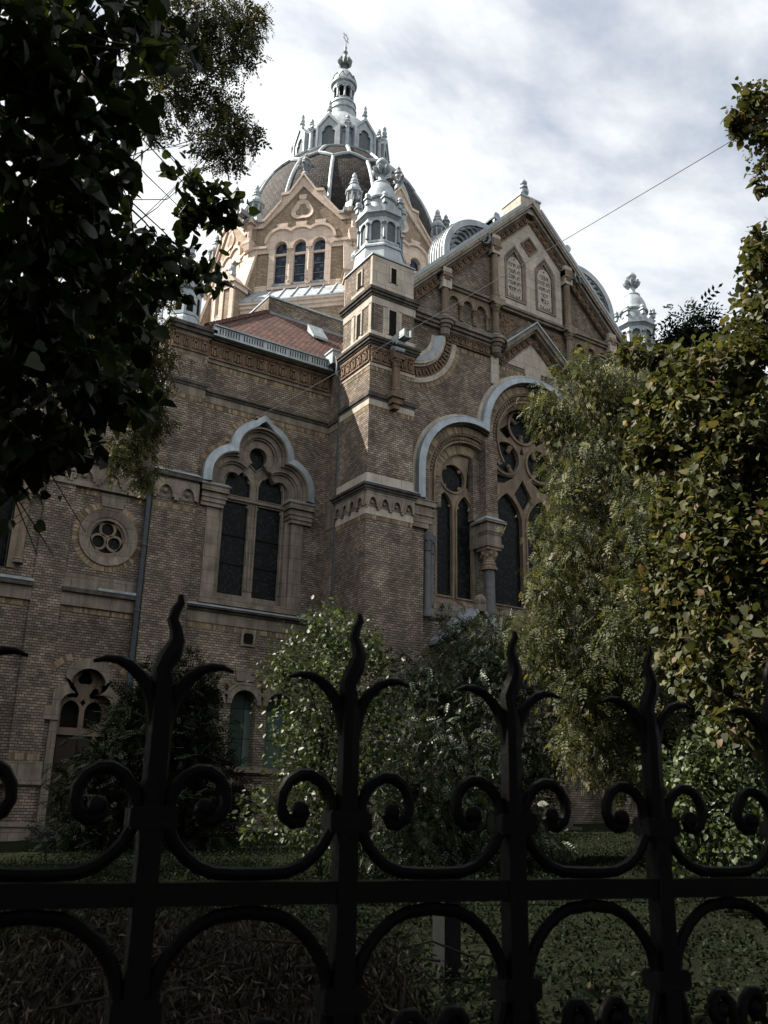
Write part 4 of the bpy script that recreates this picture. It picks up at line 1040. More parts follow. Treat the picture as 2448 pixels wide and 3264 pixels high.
t.ring(circ(7.13, 9.09, .46, 30), circ(7.13, 9.09, .56, 30), YA + .12, YA + .28, True)
t.build('tracery', 'tracery_stone', RW)
g = MB(); g.box(6.5, 7.76, YA + .22, YA + .25, 8.45, 9.73); g.build('glass', 'stained_glass', RW)
d = MB()
def off(l, k, c=(7.07, 3.2)): return [(c[0] + (x - c[0]) * k, z + (.16 if z > 3.95 else 0) * (k - 1) * 6) for x, z in l]
open_ = dtop[2:]; 
d.ring([dtop[1]] + open_ + [dtop[0]], off([dtop[1]] + open_ + [dtop[0]], 1.3), YA - .07, YA + .3); d.box(5.95, 6.36, YA - .12, YA, 3.75, 4.12)
DR = d.build('doorway', 'stone', ROOT)
v = MB(); voussoirs(v, 7.07, 4.2, 1.32, 1.5, 168, 112, 16, YA - .012, YA + .03); voussoirs(v, 7.07, 4.2, 1.32, 1.5, 68, 12, 16, YA - .012, YA + .03); v.build('arch_brickwork', 'voussoir', DR)
t = MB(); t.plate([(6.2, 3.4), (7.95, 3.4), (7.95, 5.4), (6.2, 5.4)], [arched(6.5, 7.0, 3.6, 4.05, .3), arched(7.14, 7.64, 3.6, 4.05, .3), multifoil(6.76, 4.55, .17, 3, 90), multifoil(7.38, 4.55, .17, 3, 90), multifoil(7.07, 4.98, .22, 3, 90), [(7.07, 4.2), (7.15, 4.3), (7.07, 4.4), (6.99, 4.3)]], YA + .3, YA + .42); t.build('tracery', 'tracery_stone', DR)
t = MB(); t.box(6.3, 7.9, YA + .48, YA + .5, 3.4, 5.5); t.build('fanlight_glass', 'void', DR)
t = MB(); t.box(6.3, 7.06, YA + .40, YA + .47, .6, 3.4); t.box(7.08, 7.9, YA + .40, YA + .47, .6, 3.4)
for c in (6.7, 7.45):
    for z in (1.3, 2.1, 2.9): t.box(c - .2, c + .2, YA + .38, YA + .40, z - .25, z + .25)
t.build('door_leaf', 'dark_wood', DR)
t = MB()
for i in range(3): t.box(6.1 - .1 * i, 8.1 + .1 * i, YA - .35 * (i + 1), YA + .4, .3, 1.06 - .16 * i)
t.build('door_steps', 'concrete', DR)
t = MB(); t.ring(arched(2.6, 4.45, 7.75, 10.2, .92)[1:], [(2.6 + (x - 2.6) * 1.0 + (.2 if x > 3.5 else -.2), z + (.18 if z > 10.1 else 0)) for x, z in arched(2.6, 4.45, 7.75, 10.2, .92)[1:]], YA - .06, YA + .2)
t.box(3.44, 3.6, YA + .15, YA + .3, 7.75, 11.1); column(t, 4.72, YA - .05, 7.9, 9.9, .11); t.cbox(4.78, YA - .03, 9.9, 10.35, .22); LW = t.build('wing_window', 'tracery_stone', ROOT)
t = MB(); t.box(2.5, 4.5, YA + .32, YA + .34, 7.7, 11.2); t.build('glass', 'stained_glass', LW)
t = MB(); t.tube([(8.17, 26.0, 11.3), (8.17, 25.98, 11.0), (8.17, 26.02, 10.8), (8.17, 26.02, 1.0)], .085, 12)
for z in (9.0, 7.0, 4.6): t.lathe(8.17, 26.02, [(.085, z - .04), (.11, z - .03), (.11, z + .03), (.085, z + .04)], 12)
t.build('downpipe', 'pipe', ROOT, True)

# ---- roofs and clerestory ------------------------------------------------
r = MB(); e, ez, k = 9.72, 16.84, 3.8
r.add([(9.5, 26.05, ez), (14.4, 26.05, ez), (14.4, 30.0, 20.62), (13.42, 30.0, 20.62), (9.5, 34, ez), (13.42, 34, 20.62)], [(0, 1, 2, 3), (0, 3, 5, 4)])
r.add([(14.4, 26.05, ez), (17.5, 26.05, ez), (17.5, 30.0, 20.62), (14.4, 30.0, 20.62)], [(0, 1, 2, 3)])
RT = r.build('tiled_roof', 'roof_tiles', ROOT)
r = MB()
for i in range(26):
    t_ = i / 26; x, y, z = 9.5 + 3.92 * t_, 26.05 + 3.95 * t_, ez + 3.78 * t_
    r.tube([(x, y, z + .0), (x + .17, y + .172, z + .165)], [.12, .10], 6)
r.build('hip_tiles', 'roof_tiles', RT)
r = MB(Matrix.Translation((1.85, 0, .15))); r.add([(12.85, 28.35, 18.98 + .12), (13.5, 28.35, 18.98 + .12), (13.5, 28.9, 19.52 + .3), (12.85, 28.9, 19.52 + .3), (12.85, 28.35, 19.0), (13.5, 28.35, 19.0), (13.5, 28.9, 19.5), (12.85, 28.9, 19.5)], [(0, 1, 2, 3), (4, 7, 6, 5), (0, 4, 5, 1), (1, 5, 6, 2), (2, 6, 7, 3), (3, 7, 4, 0)])

RH = r.build('roof_hatch', 'zinc', RT)
c = MB(); c.box(13.45, 22, 30.0, 30.4, 16, 21.32); c.box(13.45, 13.85, 30.4, 40, 16, 21.32); CL = c.build('clerestory_wall', 'brick', ROOT)
c = MB(); c.box(13.43, 18, 29.94, 30.0, 20.56, 20.68); c.build('roof_flashing', 'zinc_dark', CL)
c = MB(); c.add([(13.42, 29.95, 21.32), (22, 29.95, 21.32), (22, 34, 21.5), (13.42, 34, 21.5), (13.42, 29.95, 21.39), (22, 29.95, 21.39), (22, 34, 21.57), (13.42, 34, 21.57)], [(3, 2, 1, 0), (4, 5, 6, 7), (0, 1, 5, 4), (0, 4, 7, 3), (1, 2, 6, 5)])
for i in range(12): c.tube([(13.6 + i * .6, 29.95, 21.39), (13.6 + i * .6, 33.9, 21.57)], .03, 5)
c.build('clerestory_roof', 'zinc', CL)
c = MB(); c.box(-2, 13.4, 35.0, 46, .3, 19.0); NV = c.build('nave_wall', 'brick', ROOT)
c = MB(); c.add([(-2.4, 34.6, 18.9), (12.6, 34.6, 18.9), (12.6, 40.2, 24.1), (-2.4, 40.2, 24.1), (12.6, 46, 18.9), (-2.4, 46, 18.9)], [(0, 1, 2, 3), (3, 2, 4, 5), (1, 4, 2), (0, 3, 5)]); c.build('nave_roof', 'roof_tiles', NV)

# ---- octagon drum --------------------------------------------------------
DX, DY = 22.08, 40.2
o = MB(); octo(o, DX, DY, [(7.3, 15), (7.3, 24.55)])
DB = o.build('octagon_base', 'clean_brick', ROOT)
o = MB(); octo(o, DX, DY, [(7.3, 24.35), (7.36, 24.36), (7.36, 24.55), (7.42, 24.57), (7.42, 24.72), (7.5, 24.76), (7.5, 24.9), (7.3, 24.92)]); o.build('base_cornice', 'clean_stone', DB)
o = MB(); octo(o, DX, DY, [(7.52, 24.88), (7.52, 24.95), (6.55, 26.02), (6.5, 26.02)])
for M in face_mats(DX, DY):
    o.M = M
    for i in range(9):
        u = (i - 4) * .66; o.tube([(u, -7.5, 25.0), (u, -6.52, 26.08)], .05, 5)
    o.M = None
o.build('skirt_roof', 'zinc', DB)
o = MB(); octo(o, DX, DY, [(6.1, 25.9), (6.1, 30.1)])
DRUM = o.build('drum_wall', 'clean_brick', ROOT)
M0 = Matrix.Translation((DX, DY, 0)); a = -6.5
LB = (-1.0, 0, 1.0)
def hoodline(r, zc=28.74, n=9):
    l = []
    for i, c in enumerate(LB):
        a0, a1 = 180, 0
        cutb = math.degrees(math.acos(min(1, .5 / r)))
        if i > 0: a0 = 180 - cutb
        if i < 2: a1 = cutb
        l += arc(c, zc, r, a0, a1, n)
    return l
def drum_face():
    g = MB(M0)
    g.plate([(-2.69, 25.95), (2.69, 25.95), (2.69, 30.0), (1.95, 30.1), (0, 32.5), (-1.95, 30.1), (-2.69, 30.0)], [[(-1.45, 26.15), (1.45, 26.15), (1.45, 28.9), (-1.45, 28.9)]], a, a + .3)
    G = g.build('drum_gable', 'clean_brick', ROOT)
    c = MB(M0)
    top = [(-2.69, 30.16), (-1.97, 30.16), (-1.12, 31.25), (-1.12, 31.64), (-.72, 31.68), (0, 32.76)]; bot = [(-2.69, 29.72), (-2.06, 29.72), (-1.42, 30.42), (-1.0, 30.86), (-.62, 31.28), (0, 32.0)]
    c.ring(bot + [(-x, z) for x, z in bot[:-1][::-1]], top + [(-x, z) for x, z in top[:-1][::-1]], a - .1, a + .45)
    t2 = [(x, z - .12) for x, z in top]
    c.ring(t2 + [(-x, z) for x, z in t2[:-1][::-1]], [(x * 1.01, z + .03) for x, z in top] + [(-x * 1.01, z + .03) for x, z in top[:-1][::-1]], a - .2, a + .5)
    c.build('gable_coping', 'clean_stone', G)
    # oculus: trefoil ring with keystone
    tl = []
    tl2 = []
    for b in (90, 210, 330):
        tl += arc(.19 * cos(rad(b)), 30.58 + .19 * sin(rad(b)), .2, b - 100, b + 100, 10)
        tl2 += arc(.24 * cos(rad(b)), 30.58 + .24 * sin(rad(b)), .38, b - 70, b + 70, 10)
    c = MB(M0); c.ring(tl, tl2, a - .08, a + .02, True, yin=a - .02); c.plate([(-.16, 31.2), (.16, 31.2), (.22, 31.48), (-.22, 31.48)], [], a - .1, a); c.build('oculus', 'clean_stone', G)
    # arched stone surround with three windows
    s = MB(M0); wh = [arched(x - .315, x + .315, 26.32, 28.46) for x in LB]
    s.plate([(-1.62, 26.05), (1.62, 26.05), (1.62, 28.3)] + hoodline(.86)[::-1] + [(-1.62, 28.3)], wh, a - .1, a + .3)
    s.box(-2.5, -1.6, a - .06, a, 26.02, 26.34); s.box(1.6, 2.5, a - .06, a, 26.02, 26.34)
    s.box(-2.69, -1.6, a - .07, a, 28.2, 28.62); s.box(1.6, 2.69, a - .07, a, 28.2, 28.62)
    s.box(-2.69, -1.75, a - .16, a, 28.46, 28.6); s.box(1.75, 2.69, a - .16, a, 28.46, 28.6)
    s.ring(hoodline(.74), hoodline(.88), a - .2, a - .08)
    for x in LB: s.ring(arc(x, 28.46, .33, 0, 180, 12), arc(x, 28.46, .40, 0, 180, 12), a - .14, a - .1)
    for x in LB: s.plate([(x - .22, 29.5), (x + .22, 29.5), (x + .3, 29.86), (x - .3, 29.86)], [], a - .12, a)
    for x in LB: s.box(x - .33, x + .33, a + .02, a + .2, 28.02, 28.16)
    S_ = s.build('window_surround', 'clean_stone', G)
    for u in (-2.55, 2.55):
        s = MB(M0); s.box(u - .16, u + .16, a - .06, a, 29.0, 30.0); s.box(u - .16, u + .16, a - .06, a, 26.1, 28.2); s.build('corner_quoin', 'clean_brick', G)
    v = MB(M0)
    for i, x in enumerate(LB):
        voussoirs(v, x, 28.74, .89, 1.05, 178 if i == 0 else 118, 110 if i == 0 else 108, 12 if i == 0 else 2, a - .02, a + .02)
        voussoirs(v, x, 28.74, .89, 1.05, 70 if i == 2 else 72, 2 if i == 2 else 62, 12 if i == 2 else 2, a - .02, a + .02)
    v.build('arch_brickwork', 'clean_voussoir', G)
    k = MB(M0)
    for u in (-.5, .5):
        k.cbox(u, a - .02, 26.2, 26.42, .13); column(k, u, a - .06, 26.42, 28.3, .085); k.cbox(u, a - .04, 28.28, 28.48, .16)
    k.build('window_colonnette', 'clean_stone', G)
    for x in LB:
        w = MB(M0); w.box(x - .33, x + .33, a + .12, a + .14, 26.3, 28.8); w.build('window_glass', 'blue_glass', G)
    w = MB(M0)
    for x in LB:
        for z in (26.9, 27.45): w.box(x - .32, x + .32, a + .09, a + .12, z, z + .03)
        w.box(x - .36, x + .36, a - .12, a + .05, 26.22, 26.34)
    w.build('glazing_bar', 'zinc_dark', G)
    # palmette finial
    f = MB(M0); y = a + .1
    f.lathe(0, y, [(.22, 32.7), (.2, 32.85), (.14, 33.0), (.17, 33.05), (.13, 33.1), (.12, 33.3), (.2, 33.5), (.18, 33.6), (.24, 33.68), (.2, 33.8), (.1, 33.9), (.12, 34.0), (.02, 34.2)], 12)
    for s_ in (1, -1):
        f.tube([(s_ * .1, y, 33.1), (s_ * .24, y, 33.3), (s_ * .36, y, 33.42), (s_ * .44, y, 33.36), (s_ * .42, y, 33.26)], [.07, .08, .1, .1, .07], 8)
        f.tube([(0, y + s_ * .1, 33.1), (0, y + s_ * .24, 33.3), (0, y + s_ * .36, 33.42), (0, y + s_ * .4, 33.3)], [.07, .08, .1, .08], 8)
    f.build('palmette_finial', 'zinc_dark', G)
    return G
def drum_corner():
    R = Matrix.Rotation(rad(22.5), 4, 'Z'); M = M0 @ R
    b = MB(M)
    b.box(-.42, .42, -8.35, -7.5, 19, 25.85)
    b.add([(x, y, z) for x in (-.4, .4) for y, z in ((-7.6, 25.8), (-6.95, 28.3), (-6.6, 28.3), (-6.6, 25.8))], [(0, 1, 2, 3), (7, 6, 5, 4), (0, 4, 5, 1), (1, 5, 6, 2), (2, 6, 7, 3), (3, 7, 4, 0)])
    B = b.build('buttress', 'clean_brick', ROOT)
    b = MB(M); b.box(-.46, -.2, -8.4, -8.3, 19, 25.8); b.box(.2, .46, -8.4, -8.3, 19, 25.8); b.box(-.5, .5, -8.42, -7.45, 25.6, 25.85)
    b.add([(x, y, z) for y in (-8.5, -7.3) for x, z in ((-.6, 25.85), (.6, 25.85), (0, 26.55))], [(0, 1, 2), (5, 4, 3), (0, 3, 4, 1), (1, 4, 5, 2), (2, 5, 3, 0)])
    b.add([(x, y, z) for x in (-.45, .45) for y, z in ((-7.72, 25.85), (-6.98, 28.45), (-6.86, 28.45), (-7.55, 25.85))], [(0, 1, 2, 3), (7, 6, 5, 4), (0, 4, 5, 1), (1, 5, 6, 2), (2, 6, 7, 3), (3, 7, 4, 0)])
    b.build('buttress_coping', 'clean_stone', B)
    b = MB(M); b.cbox(0, -8.15, 26.45, 26.62, .16); b.ball(0, -8.15, 26.82, .2, 10, 1.15); b.ball(0, -8.15, 27.08, .08, 8); b.build('buttress_finial', 'zinc', B)
    k = MB(M); k.frustum(-.16, .16, -7.3, -6.95, 28.4, 28.75, -.08, -.08); k.cbox(0, -7.14, 28.75, 28.95, .25); column(k, 0, -7.14, 28.95, 29.95, .13); k.cbox(0, -7.1, 29.9, 30.16, .34); k.build('corner_colonnette', 'clean_stone', B)
    k = MB(M); k.box(-.13, .13, -8.0, -7.2, 30.18, 30.3); k.box(-.17, -.1, -8.05, -7.2, 30.18, 30.44); k.box(.1, .17, -8.05, -7.2, 30.18, 30.44); k.tube([(-.16, -7.45, 30.05), (.16, -7.45, 30.05)], .13, 8); k.build('gargoyle_spout', 'zinc_dark', B)
    t = MB(M)
    t.box(-.55, .55, -7.3, -6.4, 30.0, 30.2)
    def oc(pr): t.lathe(0, -6.85, [(q / cos(rad(22.5)), z) for q, z in pr], 8, rad(22.5), rad(22.5) + 2 * pi)
    oc([(.46, 30.2), (.44, 30.62), (.36, 30.72), (.32, 30.76), (.32, 31.3), (.42, 31.34), (.44, 31.44), (.36, 31.48)])
    for i in range(8):
        v = Matrix.Translation((0, -6.85, 0)) @ Matrix.Rotation(rad(45 * i + 22.5), 4, 'Z') @ Vector((0, -.37, 0)); t.tube([(v.x, v.y, 30.76), (v.x, v.y, 31.32)], .04, 6)
    t.lathe(0, -6.85, [(.4, 31.46), (.37, 31.6), (.28, 31.75), (.2, 31.86), (.25, 31.9), (.24, 31.98), (.14, 32.06), (.19, 32.1), (.18, 32.2), (.1, 32.28), (.13, 32.34), (.12, 32.48), (.02, 32.64)], 12)
    T = t.build('drum_pinnacle', 'zinc', ROOT)
    t = MB(M)
    for i in range(8):
        t.M = M @ Matrix.Translation((0, -6.85, 0)) @ Matrix.Rotation(rad(45 * i), 4, 'Z'); t.plate(arched(-.08, .08, 30.82, 31.16), [], -.326, -.31)
    t.build('pinnacle_opening', 'louvre', T)
    return B, T
gables = [drum_face()]; corners = [drum_corner()]
for i in range(1, 8):
    R = M0 @ Matrix.Rotation(rad(45 * i), 4, 'Z') @ M0.inverted()
    copy_part(gables[0], ROOT, R)
    for q in corners[0]: copy_part(q, ROOT, R)

# ---- dome and lantern ------------------------------------------------------
def dome_r(z): return -4 + math.sqrt(10.2 ** 2 - (z - 30) ** 2)
d = MB(); zs = [29.9 + (37.42 - 29.9) * i / 26 for i in range(27)]
d.lathe(DX, DY, [(dome_r(z), z) for z in zs], 96); DOME = d.build('dome', 'slate_scales', ROOT, True)
def polar(r, ang, z): return (DX + r * cos(rad(ang)), DY + r * sin(rad(ang)), z)
for i in range(16):
    an = 11.25 + 22.5 * i; d = MB()
    zz = [30.0 + (35.35 - 30.0) * j / 18 for j in range(19)]
    d.tube([polar(dome_r(z) + .02, an, z) for z in zz], .105, 8)
    d.tube([polar(dome_r(z) + .09, an, z) for z in zz], .045, 6)
    d.build('dome_rib', 'zinc', DOME, True)
d = MB()
for i in range(32):
    a0, a1 = 11.25 * i, 11.25 * (i + 1)
    z0, z1 = (35.88, 35.32) if i % 2 == 0 else (35.32, 35.88)
    d.tube([polar(dome_r(z0) + .05, a0, z0), polar(dome_r((z0 + z1) / 2) + .07, (a0 + a1) / 2, (z0 + z1) / 2), polar(dome_r(z1) + .05, a1, z1)], .12, 8)
    if i % 2 == 0: d.tube([polar(dome_r(z) + .05, a0, z) for z in (35.88, 36.3, 36.7, 37.1, 37.4)], .11, 6)
d.build('dome_zigzag', 'zinc', DOME, True)
d = MB(); d.lathe(DX, DY, [(2.9, 37.3), (3.1, 37.35), (3.12, 37.45), (3.02, 37.5), (2.95, 37.62), (2.7, 37.64)], 64); d.build('ring_moulding', 'zinc_dark', DOME, True)
u = MB(); octo(u, DX, DY, [(2.5, 37.5), (2.5, 39.0), (2.62, 39.02), (2.66, 39.12), (2.5, 39.2)])
u.lathe(DX, DY, [(2.55, 39.18), (2.4, 39.6), (2.15, 40.1), (1.8, 40.65), (1.4, 41.15), (1.05, 41.5), (.85, 41.8)], 40); UD = u.build('upper_drum', 'zinc', ROOT)
def dormer():
    g = MB(M0); y = -2.78
    hole = [(-.38, 37.72), (.38, 37.72), (.38, 38.5)] + arc(.24, 38.62, .16, -30, 100, 5) + arc(0, 38.85, .26, 0, 180, 8) + arc(-.24, 38.62, .16, 80, 210, 5) + [(-.38, 38.5)]
    g.plate([(-.62, 37.6), (.62, 37.6), (.62, 39.05), (0, 39.85), (-.62, 39.05)], [hole], y, y + .5)
    g.ring([(-.6, 37.6), (-.6, 39.02), (0, 39.76), (.6, 39.02), (.6, 37.6)], [(-.72, 37.6), (-.72, 39.1), (0, 39.98), (.72, 39.1), (.72, 37.6)], y - .08, y + .9)
    G = g.build('dormer', 'zinc', ROOT)
    g = MB(M0); g.box(-.42, .42, y + .1, y + .12, 37.7, 39.2); g.build('dormer_opening', 'louvre', G)
    g = MB(M0); g.lathe(0, y + .1, [(.16, 39.85), (.12, 40.0), (.1, 40.1), (.17, 40.2), (.09, 40.3), (.15, 40.42), (.13, 40.52), (.07, 40.6), (.11, 40.7), (.1, 40.8), (.02, 40.95)], 10); g.build('dormer_finial', 'zinc', G, True)
    M = M0 @ Matrix.Rotation(rad(22.5), 4, 'Z')
    g = MB(M); column(g, 0, -2.8, 37.6, 39.2, .13); g.lathe(0, -2.8, [(.12, 39.2), (.1, 39.3), (.16, 39.42), (.09, 39.52), (.13, 39.6), (.12, 39.72), (.02, 39.9)], 10); g.build('drum_column', 'zinc', G)
    g = MB()
    for s_ in (1, -1):
        g.M = M0 @ Matrix.Translation((0, 0, 0)); u0 = s_ * .86
        g.tube([(u0 - .14, -2.55, 38.6), (u0 - .12, -2.56, 38.74), (u0, -2.57, 38.8), (u0 + .12, -2.56, 38.74), (u0 + .14, -2.55, 38.6)], .035, 6)
    g.build('drum_ornament', 'zinc', G)
    return G
D0 = dormer()
for i in range(1, 8): copy_part(D0, ROOT, M0 @ Matrix.Rotation(rad(45 * i), 4, 'Z') @ M0.inverted())
l = MB(); l.lathe(DX, DY, [(1.0, 41.55), (.92, 41.7), (.78, 41.85), (.78, 42.3), (.84, 42.34), (.84, 42.44), (.76, 42.5), (.76, 42.75), (.82, 42.8), (.8, 42.9), (.66, 42.98), (.62, 43.0), (.62, 43.2), (.45, 43.22), (.45, 44.1), (.66, 44.12), (.68, 44.3), (.8, 44.36), (.82, 44.5), (.74, 44.6), (.70, 44.75), (.62, 45.0), (.48, 45.3), (.3, 45.55), (.14, 45.7), (.09, 45.78)], 32)
LA = l.build('lantern', 'zinc', ROOT, True)
for i in range(8):
    an = 45 * i + 22.5; c = MB(); x, y, z = polar(.58, an, 0); column(c, x, y, 43.2, 44.14, .07, 8); c.build('lantern_column', 'zinc', LA)
    M = M0 @ Matrix.Rotation(rad(45 * i), 4, 'Z'); c = MB(M); c.plate(arched(-.14, .14, 43.22, 43.9), [], -.46, -.44); c.build('lantern_opening', 'void', LA)
    c = MB(M); c.ring(arc(0, 43.9, .15, 0, 180, 8), arc(0, 43.9, .23, 0, 180, 8), -.64, -.45); c.build('lantern_arch', 'zinc', LA)
c = MB()
for i in range(10):
    an = 36 * i; c.tube([polar(.78, an, 44.62), polar(.75, an + 9, 44.85), polar(.6, an + 18, 45.1), polar(.7, an + 27, 44.85), polar(.78, an + 36, 44.62)], .03, 5)
c.build('lantern_tracery', 'zinc_dark', LA)
f = MB(); f.lathe(DX, DY, [(.09, 45.75), (.16, 45.85), (.09, 45.95), (.14, 46.02), (.28, 46.12)], 14)
for i in range(9):
    an = 40 * i; f.tube([polar(.24, an, 46.08), polar(.36, an, 46.22), polar(.4, an, 46.38), polar(.34, an, 46.52), polar(.3, an, 46.6)], [.08, .09, .09, .07, .03], 6)
f.lathe(DX, DY, [(.22, 46.2), (.12, 46.6), (.16, 46.68), (.1, 46.8), (.12, 46.95), (.17, 47.1), (.1, 47.2), (.07, 47.3), (.1, 47.5), (.05, 47.58), (.03, 47.95)], 10); f.build('spire_finial', 'zinc_dark', LA, True)
f = MB(Matrix.Translation((DX, DY, 48.28)) @ Matrix.Rotation(rad(27), 4, 'Z'))
for s_ in (0, 180):
    pts = [(.34 * cos(rad(90 + s_ + 120 * i)), 0, .34 * sin(rad(90 + s_ + 120 * i))) for i in range(4)]
    for i in range(3): f.tube([pts[i], pts[i + 1]], .018, 5)
f.build('hexagram_star', 'zinc', LA)
# ------------------------------------------------------------------ wrought-iron fence (one thing)
FM = Matrix.Translation((0.4006, 1.1339, 0)) @ Matrix.Rotation(rad(-9.37), 4, 'Z')
FENCE = thing('iron_fence', 'black wrought-iron fence with wavy spikes and scrolls across the foreground', 'fence', (0.4006, 1.1339, 0))
FLM = Matrix.Translation((-.4006, -1.1339, 0)) @ FM
def fpart(mb, name, mat='iron', smooth=False):
    mb.M = None
    o = mb.build(name, mat, FENCE, smooth); o.matrix_basis = FLM
    return o
SP = .2537
POSTS = range(-14, 19)
def fpost():
    p = MB()
    p.box(-.0135, .0135, -.0135, .0135, .5, 1.50)
    p.tube([(0, 0, 1.49), (0, 0, 1.52), (0, 0, 1.62), (-.001, 0, 1.648), (-.004, 0, 1.668), (.003, 0, 1.684), (.0075, 0, 1.693), (.0115, 0, 1.708), (.009, 0, 1.722), (.0035, 0, 1.734), (.007, 0, 1.748), (.012, 0, 1.757), (.011, 0, 1.768)],
           [.0158, .0160, .0158, .0135, .0125, .0130, .0130, .0105, .0085, .0078, .0066, .0058, .0035], 8)
    return fpart(p, 'post', smooth=True)
def fhorn():
    p = MB()
    for s in (1, -1):
        p.tube([(s * x, 0, z) for x, z in ((.008, 1.60), (.0135, 1.628), (.021, 1.647), (.031, 1.660), (.044, 1.671), (.059, 1.677), (.074, 1.6775), (.089, 1.673))], [.008, .0085, .0085, .008, .0072, .006, .0045, .0022], 8)
    return fpart(p, 'horn', smooth=True)
def fcollar(z0, z1):
    p = MB(); p.box(-.0285, .0285, -.02, .02, z0 + .002, z1 - .002); p.box(-.0262, .0262, -.0178, .0178, z0 - .001, z1 + .001); return fpart(p, 'collar')
def fscroll():
    p = MB()
    half = [(.0645, 1.504), (.058, 1.498), (.063, 1.4885), (.074, 1.487), (.085, 1.4945), (.091, 1.508), (.0895, 1.524), (.081, 1.5385), (.067, 1.547), (.0525, 1.5475), (.038, 1.540), (.027, 1.5275), (.021, 1.512), (.0215, 1.495), (.0225, 1.478), (.030, 1.462), (.043, 1.4475), (.060, 1.435), (.080, 1.428), (.104, 1.4265), (SP / 2, 1.4262)]
    pts = [(x, 0, z) for x, z in half] + [(SP - x, 0, z) for x, z in half[:-1][::-1]]
    p.tube(pts, .0082, 8)
    for x in (.064, SP - .064): p.ball(x, 0, 1.5025, .0125, 8)
    return fpart(p, 'scroll', smooth=True)
def farch():
    p = MB()
    h = [(.072, 1.03), (.058, 1.10), (.042, 1.17), (.030, 1.225), (.0215, 1.26), (.019, 1.28), (.0195, 1.30), (.024, 1.318), (.034, 1.336), (.049, 1.354), (.068, 1.369), (.09, 1.3785), (SP / 2, 1.3825)]
    p.tube([(x, 0, z) for x, z in h] + [(SP - x, 0, z) for x, z in h[:-1][::-1]], .0085, 8)
    return fpart(p, 'arch_bar', smooth=True)
def fvolute():
    p = MB()
    for s in (1, -1):
        p.tube([(SP / 2 + s * x, 0, z) for x, z in ((.004, 1.0), (.004, 1.19), (.007, 1.225), (.0145, 1.247), (.026, 1.2585), (.038, 1.2575), (.0465, 1.248), (.0475, 1.236), (.042, 1.2255), (.033, 1.2245), (.0285, 1.232))], [.0085] * 10 + [.0075], 10)
        p.ball(SP / 2 + s * .032, 0, 1.237, .0125, 10)
    return fpart(p, 'volute', smooth=True)
protos = [fpost(), fhorn(), fcollar(1.478, 1.503), fcollar(1.268, 1.294), fscroll(), farch(), fvolute()]
for k in POSTS:
    if k == 0: continue
    for o in protos:
        c = copy_part(o, FENCE, None); c.matrix_basis = FLM @ Matrix.Translation((k * SP, 0, 0))
r = MB(); r.box(-14.6 * SP, 19.6 * SP, -.011, .011, 1.391, 1.4175); fpart(r, 'rail')
r = MB(); r.box(-14.6 * SP, 19.6 * SP, -.011, .011, .72, .745); fpart(r, 'rail')
w = MB(FM); w.box(-3.9, 5.2, -.16, .16, -.1, .52); w.box(-3.9, 5.2, -.19, .19, .52, .58)
tag(w.build('fence_plinth', 'concrete'), 'low stone plinth carrying the black iron fence', 'low wall')

# ------------------------------------------------------------------ foliage
RNG = np.random.default_rng(11)
def tpl(verts, faces): return np.array(verts, float), faces
T_RHOMB = tpl([(0, 0, 0), (-.26, .5, .05), (0, 1, 0), (.26, .5, .05)], [(0, 1, 2), (0, 2, 3)])
T_DRY = tpl([(0, 0, 0), (-.09, .4, .06), (.03, 1, -.1), (.10, .45, .0)], [(0, 1, 2), (0, 2, 3)])
T_OVAL = tpl([(0, 0, 0), (-.25, .25, .05), (-.27, .6, .05), (0, 1, -.08), (.27, .6, .05), (.25, .25, .05), (0, .5, 0)], [(0, 1, 2, 6), (6, 2, 3), (6, 3, 4), (0, 6, 4, 5)])
T_HEART = tpl([(0, 0, 0), (-.22, -.10, .03), (-.43, .08, .07), (-.47, .36, .08), (-.33, .66, .05), (-.13, .9, -.02), (0, 1.08, -.10), (.13, .9, -.02), (.33, .66, .05), (.47, .36, .08), (.43, .08, .07), (.22, -.10, .03), (0, .5, 0)],
              [(0, 1, 2, 3, 12), (12, 3, 4, 5, 6), (12, 6, 7, 8, 9), (0, 12, 9, 10, 11)])
def sprig(n=5, bend=.5, lf=.34):
    v, f = [], []
    for i in range(n):
        t = .22 + .78 * i / (n - 1); y = t; z = -bend * t * t
        for s in ((-1, 1) if i < n - 1 else (0,)):
            b = len(v); L = lf * (1.05 - .25 * abs(t - .55))
            dx, dy = (s * .86, .5) if s else (0, 1)
            px, py = -dy * .24 * L, dx * .24 * L
            v += [(0, y, z), (dx * L * .5 + px, y + dy * L * .5 + py, z - .08 * L), (dx * L, y + dy * L, z - .22 * L), (dx * L * .5 - px, y + dy * L * .5 - py, z - .08 * L)]
            f.append((b, b + 1, b + 2, b + 3))
    return tpl(v, f)
T_SPRIG = sprig()
T_PODS = tpl([(0, 0, 0), (-.05, .35, 0), (0, 1, 0), (.05, .35, 0), (.16, .1, .05), (.11, .5, .05), (.18, .9, .05), (.22, .5, .05), (-.14, .05, -.06), (-.2, .45, -.06), (-.15, .8, -.06), (-.1, .45, -.06)], [(0, 1, 2, 3), (4, 5, 6, 7), (8, 9, 10, 11)])
T_NEEDLE = sprig(7, .15, .22)
